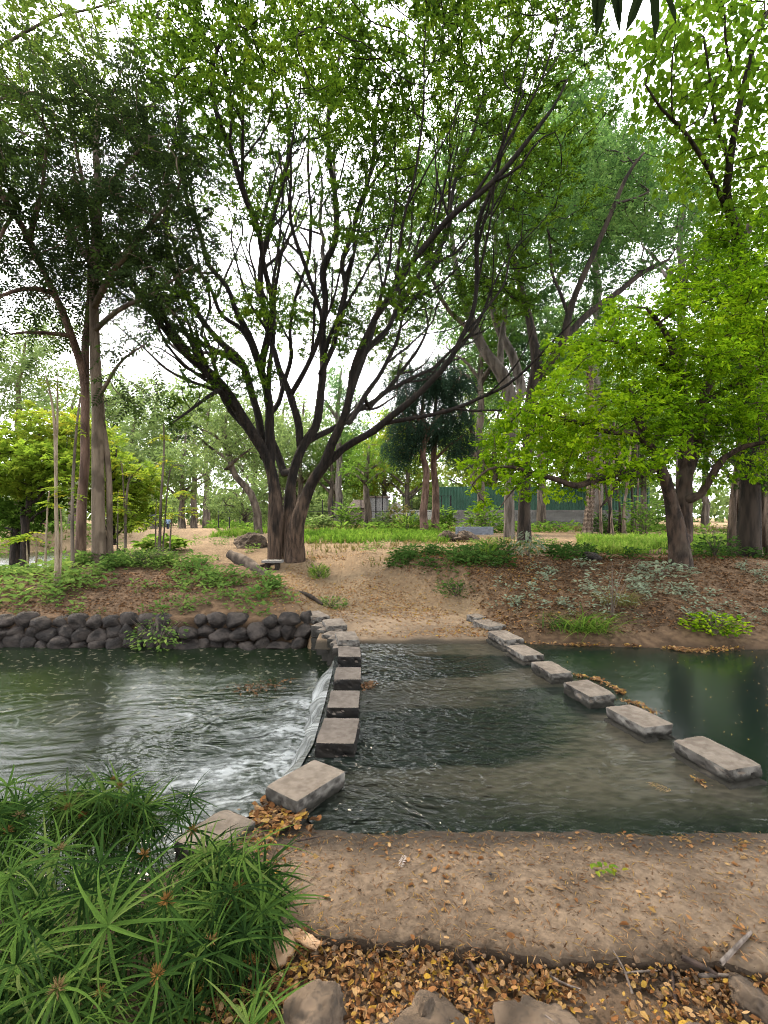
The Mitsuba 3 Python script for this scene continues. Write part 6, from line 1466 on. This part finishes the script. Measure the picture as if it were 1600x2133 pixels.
for lab, pts in (('dark eroded root along the edge of the left bank, upper one', [(590, 1195, 11.6, 0), (625, 1225, 10.9, 0), (650, 1255, 10.2, 0)]), ('dark eroded root along the edge of the left bank, lower one', [(600, 1215, 11.0, 0), (640, 1262, 10.0, 0), (672, 1280, 9.6, 0)]),
                 ('bare root snaking out from the big tree to the left', [(575, 1145, 13.7, 0), (548, 1150, 13.4, 0), (520, 1158, 13.1, 0)])):
    q = []
    for i_, (px, py, Z, _) in enumerate(pts):
        w = P(px, py, Z); w[2] = float(H(w[0], w[1])) + .03; q.append(np.append(w, .06 - .012 * i_))
    log(lab, q, 'bark_dark', 'exposed_root', 'root')
def parapet(label, px0, px1, py, Z, h, m, name='parapet'):
    a, b = P(px0, py, Z), P(px1, py, Z); g = float(H((a[0] + b[0]) / 2, Z)); v, f = block((a[0] + b[0]) / 2, Z, g - .15, g + h, b[0] - a[0], .5, .03, rng, None, .01)
    k = put(name, (v, f), m, smooth=35); tag(k, label, 'low wall')
parapet('short dark grey concrete parapet on the sand before the green fence', 950, 1026, 1112, 26, .40, 'blue_grey')
parapet('low stone ledge at the far side of the pond, upper one', 55, 118, 1150, 37.5, .12, 'concrete')
parapet('low dark flat slab seat near the walking man', 358, 392, 1105, 58, .30, 'block_grey', 'slab_seat')
# tilted round bin on a post
k = numbered('litter_bin'); tag(k, 'blue-grey ribbed tilted bin on a post in the left distance', 'bin')
Z = 50.; q = P(311, 1084, Z); n = 20; pr = [(0., -.42), (.45, -.36), (.66, -.1), (.74, .25), (.80, .55), (.74, .55), (.6, .0), (.1, -.3)]
a = np.arange(n) * 2 * np.pi / n
v = np.array([[r_ * (1 + .04 * (i_ % 2)) * math.cos(t) * 1.15, r_ * (1 + .04 * (i_ % 2)) * math.sin(t), z_] for r_, z_ in pr for i_, t in enumerate(a)])
th = R_(-18); v = v @ np.array([[math.cos(th), 0, -math.sin(th)], [0, 1, 0], [math.sin(th), 0, math.cos(th)]])
i, j = np.meshgrid(np.arange(len(pr) - 1), np.arange(n), indexing='ij'); f = np.vstack([np.stack([i * n + j, i * n + (j + 1) % n, (i + 1) * n + (j + 1) % n], -1).reshape(-1, 3), np.stack([i * n + j, (i + 1) * n + (j + 1) % n, (i + 1) * n + j], -1).reshape(-1, 3)])
put('basket', (v + q, f), 'blue_grey', k)
g = float(H(q[0] - .3, q[1])); put('post', bx(q[0] - .42, q[0] - .26, Z - .05, Z + .1, g - .2, q[2] + .1), 'wood_dark', k)

import manifold3d as m3
def figure(joints, bones, scale, offset, rot=0.):
    """one continuous body: hulls of spheres along the bones, joined, refined and smoothed"""
    parts = []
    for a, b in bones:
        (pa, ra), (pb, rb) = joints[a], joints[b]
        parts.append(m3.Manifold.batch_hull([m3.Manifold.sphere(ra, 10).translate(pa), m3.Manifold.sphere(rb, 10).translate(pb)]))
    M = m3.Manifold.batch_boolean(parts, m3.OpType.Add).refine_to_length(.05)
    me = M.to_mesh(); t = trimesh.Trimesh(np.array(me.vert_properties)[:, :3], np.array(me.tri_verts), process=True)
    trimesh.smoothing.filter_taubin(t, iterations=6)
    v = np.array(t.vertices) * scale; c, s = math.cos(rot), math.sin(rot)
    return v @ np.array([[c, s, 0], [-s, c, 0], [0, 0, 1]]) + offset, np.array(t.faces)
J = {'head': ((0, .02, 1.60), .095), 'chin': ((0, .06, 1.53), .07), 'neck': ((0, 0, 1.46), .055), 'chest': ((0, 0, 1.28), .14), 'sl': ((-.17, 0, 1.38), .07), 'sr': ((.17, 0, 1.38), .07), 'waist': ((0, 0, 1.05), .125), 'hl': ((-.09, 0, .93), .10), 'hr': ((.09, 0, .93), .10),
     'el': ((-.25, -.03, 1.12), .045), 'er': ((.25, -.03, 1.12), .045), 'wl': ((-.20, .12, .94), .032), 'wr': ((.27, .08, .89), .032), 'kl': ((-.10, .05, .50), .065), 'kr': ((.10, -.05, .50), .065), 'al': ((-.10, .10, .08), .045), 'ar': ((.10, -.14, .09), .045), 'tl': ((-.11, .25, .04), .035), 'tr': ((.11, .03, .04), .035),
     'fl': ((-.18, .19, .88), .03), 'fr': ((.275, .12, .81), .03)}
def fingers(hand, d, n=4):
    out = {}
    return out
Z = 61.; q = P(350, 1107, Z); q[2] = float(H(q[0], q[1])); sc = 1.0; rot = .15
k = numbered('person'); tag(k, 'person in blue shirt and dark trousers walking away in the left distance', 'person')
for i_ in range(4):   # five unequal fingers on each hand
    for s_, wn in ((-1, 'l'), (1, 'r')):
        fx = J['f' + wn][0]; J['g%d%s' % (i_, wn)] = ((fx[0] + (i_ - 1.5) * .016, fx[1] + .02, fx[2] - .05 - .008 * (1.5 - abs(i_ - 1.5))), .008)
for s_, wn in ((1, 'l'), (-1, 'r')):
    fx = J['f' + wn][0]; J['t%s_' % wn] = ((fx[0] + s_ * .035, fx[1] + .03, fx[2] - .01), .009)
BON = [('head', 'chin'), ('head', 'neck'), ('neck', 'chest'), ('chest', 'sl'), ('chest', 'sr'), ('chest', 'waist'), ('waist', 'hl'), ('waist', 'hr'), ('sl', 'el'), ('sr', 'er'), ('el', 'wl'), ('er', 'wr'), ('wl', 'fl'), ('wr', 'fr'), ('hl', 'kl'), ('hr', 'kr'), ('kl', 'al'), ('kr', 'ar'), ('al', 'tl'), ('ar', 'tr')] + [('f' + w, 'g%d%s' % (i_, w)) for i_ in range(4) for w in 'lr'] + [('f' + w, 't%s_' % w) for w in 'lr']
put('body', figure(J, BON, sc, q, rot), 'skin', k, smooth=True)
grow_ = lambda names, e: {n_: (J[n_][0], J[n_][1] + e) for n_ in names}
put('shirt', figure(grow_(['chest', 'sl', 'sr', 'waist', 'el', 'er', 'hl', 'hr', 'neck'], .022), [('chest', 'sl'), ('chest', 'sr'), ('chest', 'waist'), ('waist', 'hl'), ('waist', 'hr'), ('sl', 'el'), ('sr', 'er')], sc, q, rot), 'cloth_blue', k, smooth=True)
put('trousers', figure(grow_(['hl', 'hr', 'kl', 'kr', 'al', 'ar'], .016), [('hl', 'kl'), ('hr', 'kr'), ('kl', 'al'), ('kr', 'ar'), ('hl', 'hr')], sc, q, rot), 'cloth_navy', k, smooth=True)
put('hair', figure({'a': ((0, -.005, 1.625), .103), 'b': ((0, -.03, 1.58), .09)}, [('a', 'b')], sc, q, rot), 'hair', k, smooth=True)
# second person, sitting bent forward on the far pond side
J2 = {'head': ((.38, 0, .62), .10), 'neck': ((.26, 0, .60), .06), 'chest': ((.12, 0, .52), .17), 'hip': ((-.14, 0, .2), .17), 'kl': ((.28, .12, .38), .075), 'kr': ((.28, -.12, .38), .075), 'al': ((.22, .12, .05), .05), 'ar': ((.22, -.12, .05), .05), 'sl': ((.16, .18, .54), .07), 'sr': ((.16, -.18, .54), .07), 'wl': ((.36, .16, .30), .035), 'wr': ((.36, -.16, .30), .035), 'tl': ((.34, .12, .04), .035), 'tr': ((.34, -.12, .04), .035)}
for i_ in range(5):
    for w_, s_ in (('l', 1), ('r', -1)):
        J2['g%d%s' % (i_, w_)] = ((.36 + .05 + .006 * (2 - abs(i_ - 2)), s_ * .16 + (i_ - 2) * .018, .26 - (.0 if i_ else -.03)), .009)
B2 = [('head', 'neck'), ('neck', 'chest'), ('chest', 'hip'), ('hip', 'kl'), ('hip', 'kr'), ('kl', 'al'), ('kr', 'ar'), ('al', 'tl'), ('ar', 'tr'), ('chest', 'sl'), ('chest', 'sr'), ('sl', 'wl'), ('sr', 'wr')] + [('w' + w_, 'g%d%s' % (i_, w_)) for i_ in range(5) for w_ in 'lr']
k = numbered('person'); tag(k, 'person in pink top bending forward, seated beyond the pond at far left', 'person')
Z = 38.5; q = P(86, 1146, Z); q[2] = float(H(q[0], q[1]))
put('body', figure(J2, B2, 1., q, .3), 'skin', k, smooth=True)
g2 = {n_: (J2[n_][0], J2[n_][1] + .025) for n_ in ('chest', 'hip', 'sl', 'sr')}; put('top', figure(g2, [('chest', 'hip'), ('chest', 'sl'), ('chest', 'sr')], 1., q, .3), 'cloth_pink', k, smooth=True)
g2 = {n_: (J2[n_][0], J2[n_][1] + .015) for n_ in ('hip', 'kl', 'kr', 'al', 'ar')}; put('trousers', figure(g2, [('hip', 'kl'), ('hip', 'kr'), ('kl', 'al'), ('kr', 'ar')], 1., q, .3), 'cloth_tan', k, smooth=True)
put('hair', figure({'a': ((.37, 0, .65), .105), 'b': ((.30, 0, .64), .08)}, [('a', 'b')], 1., q, .3), 'hair', k, smooth=True)
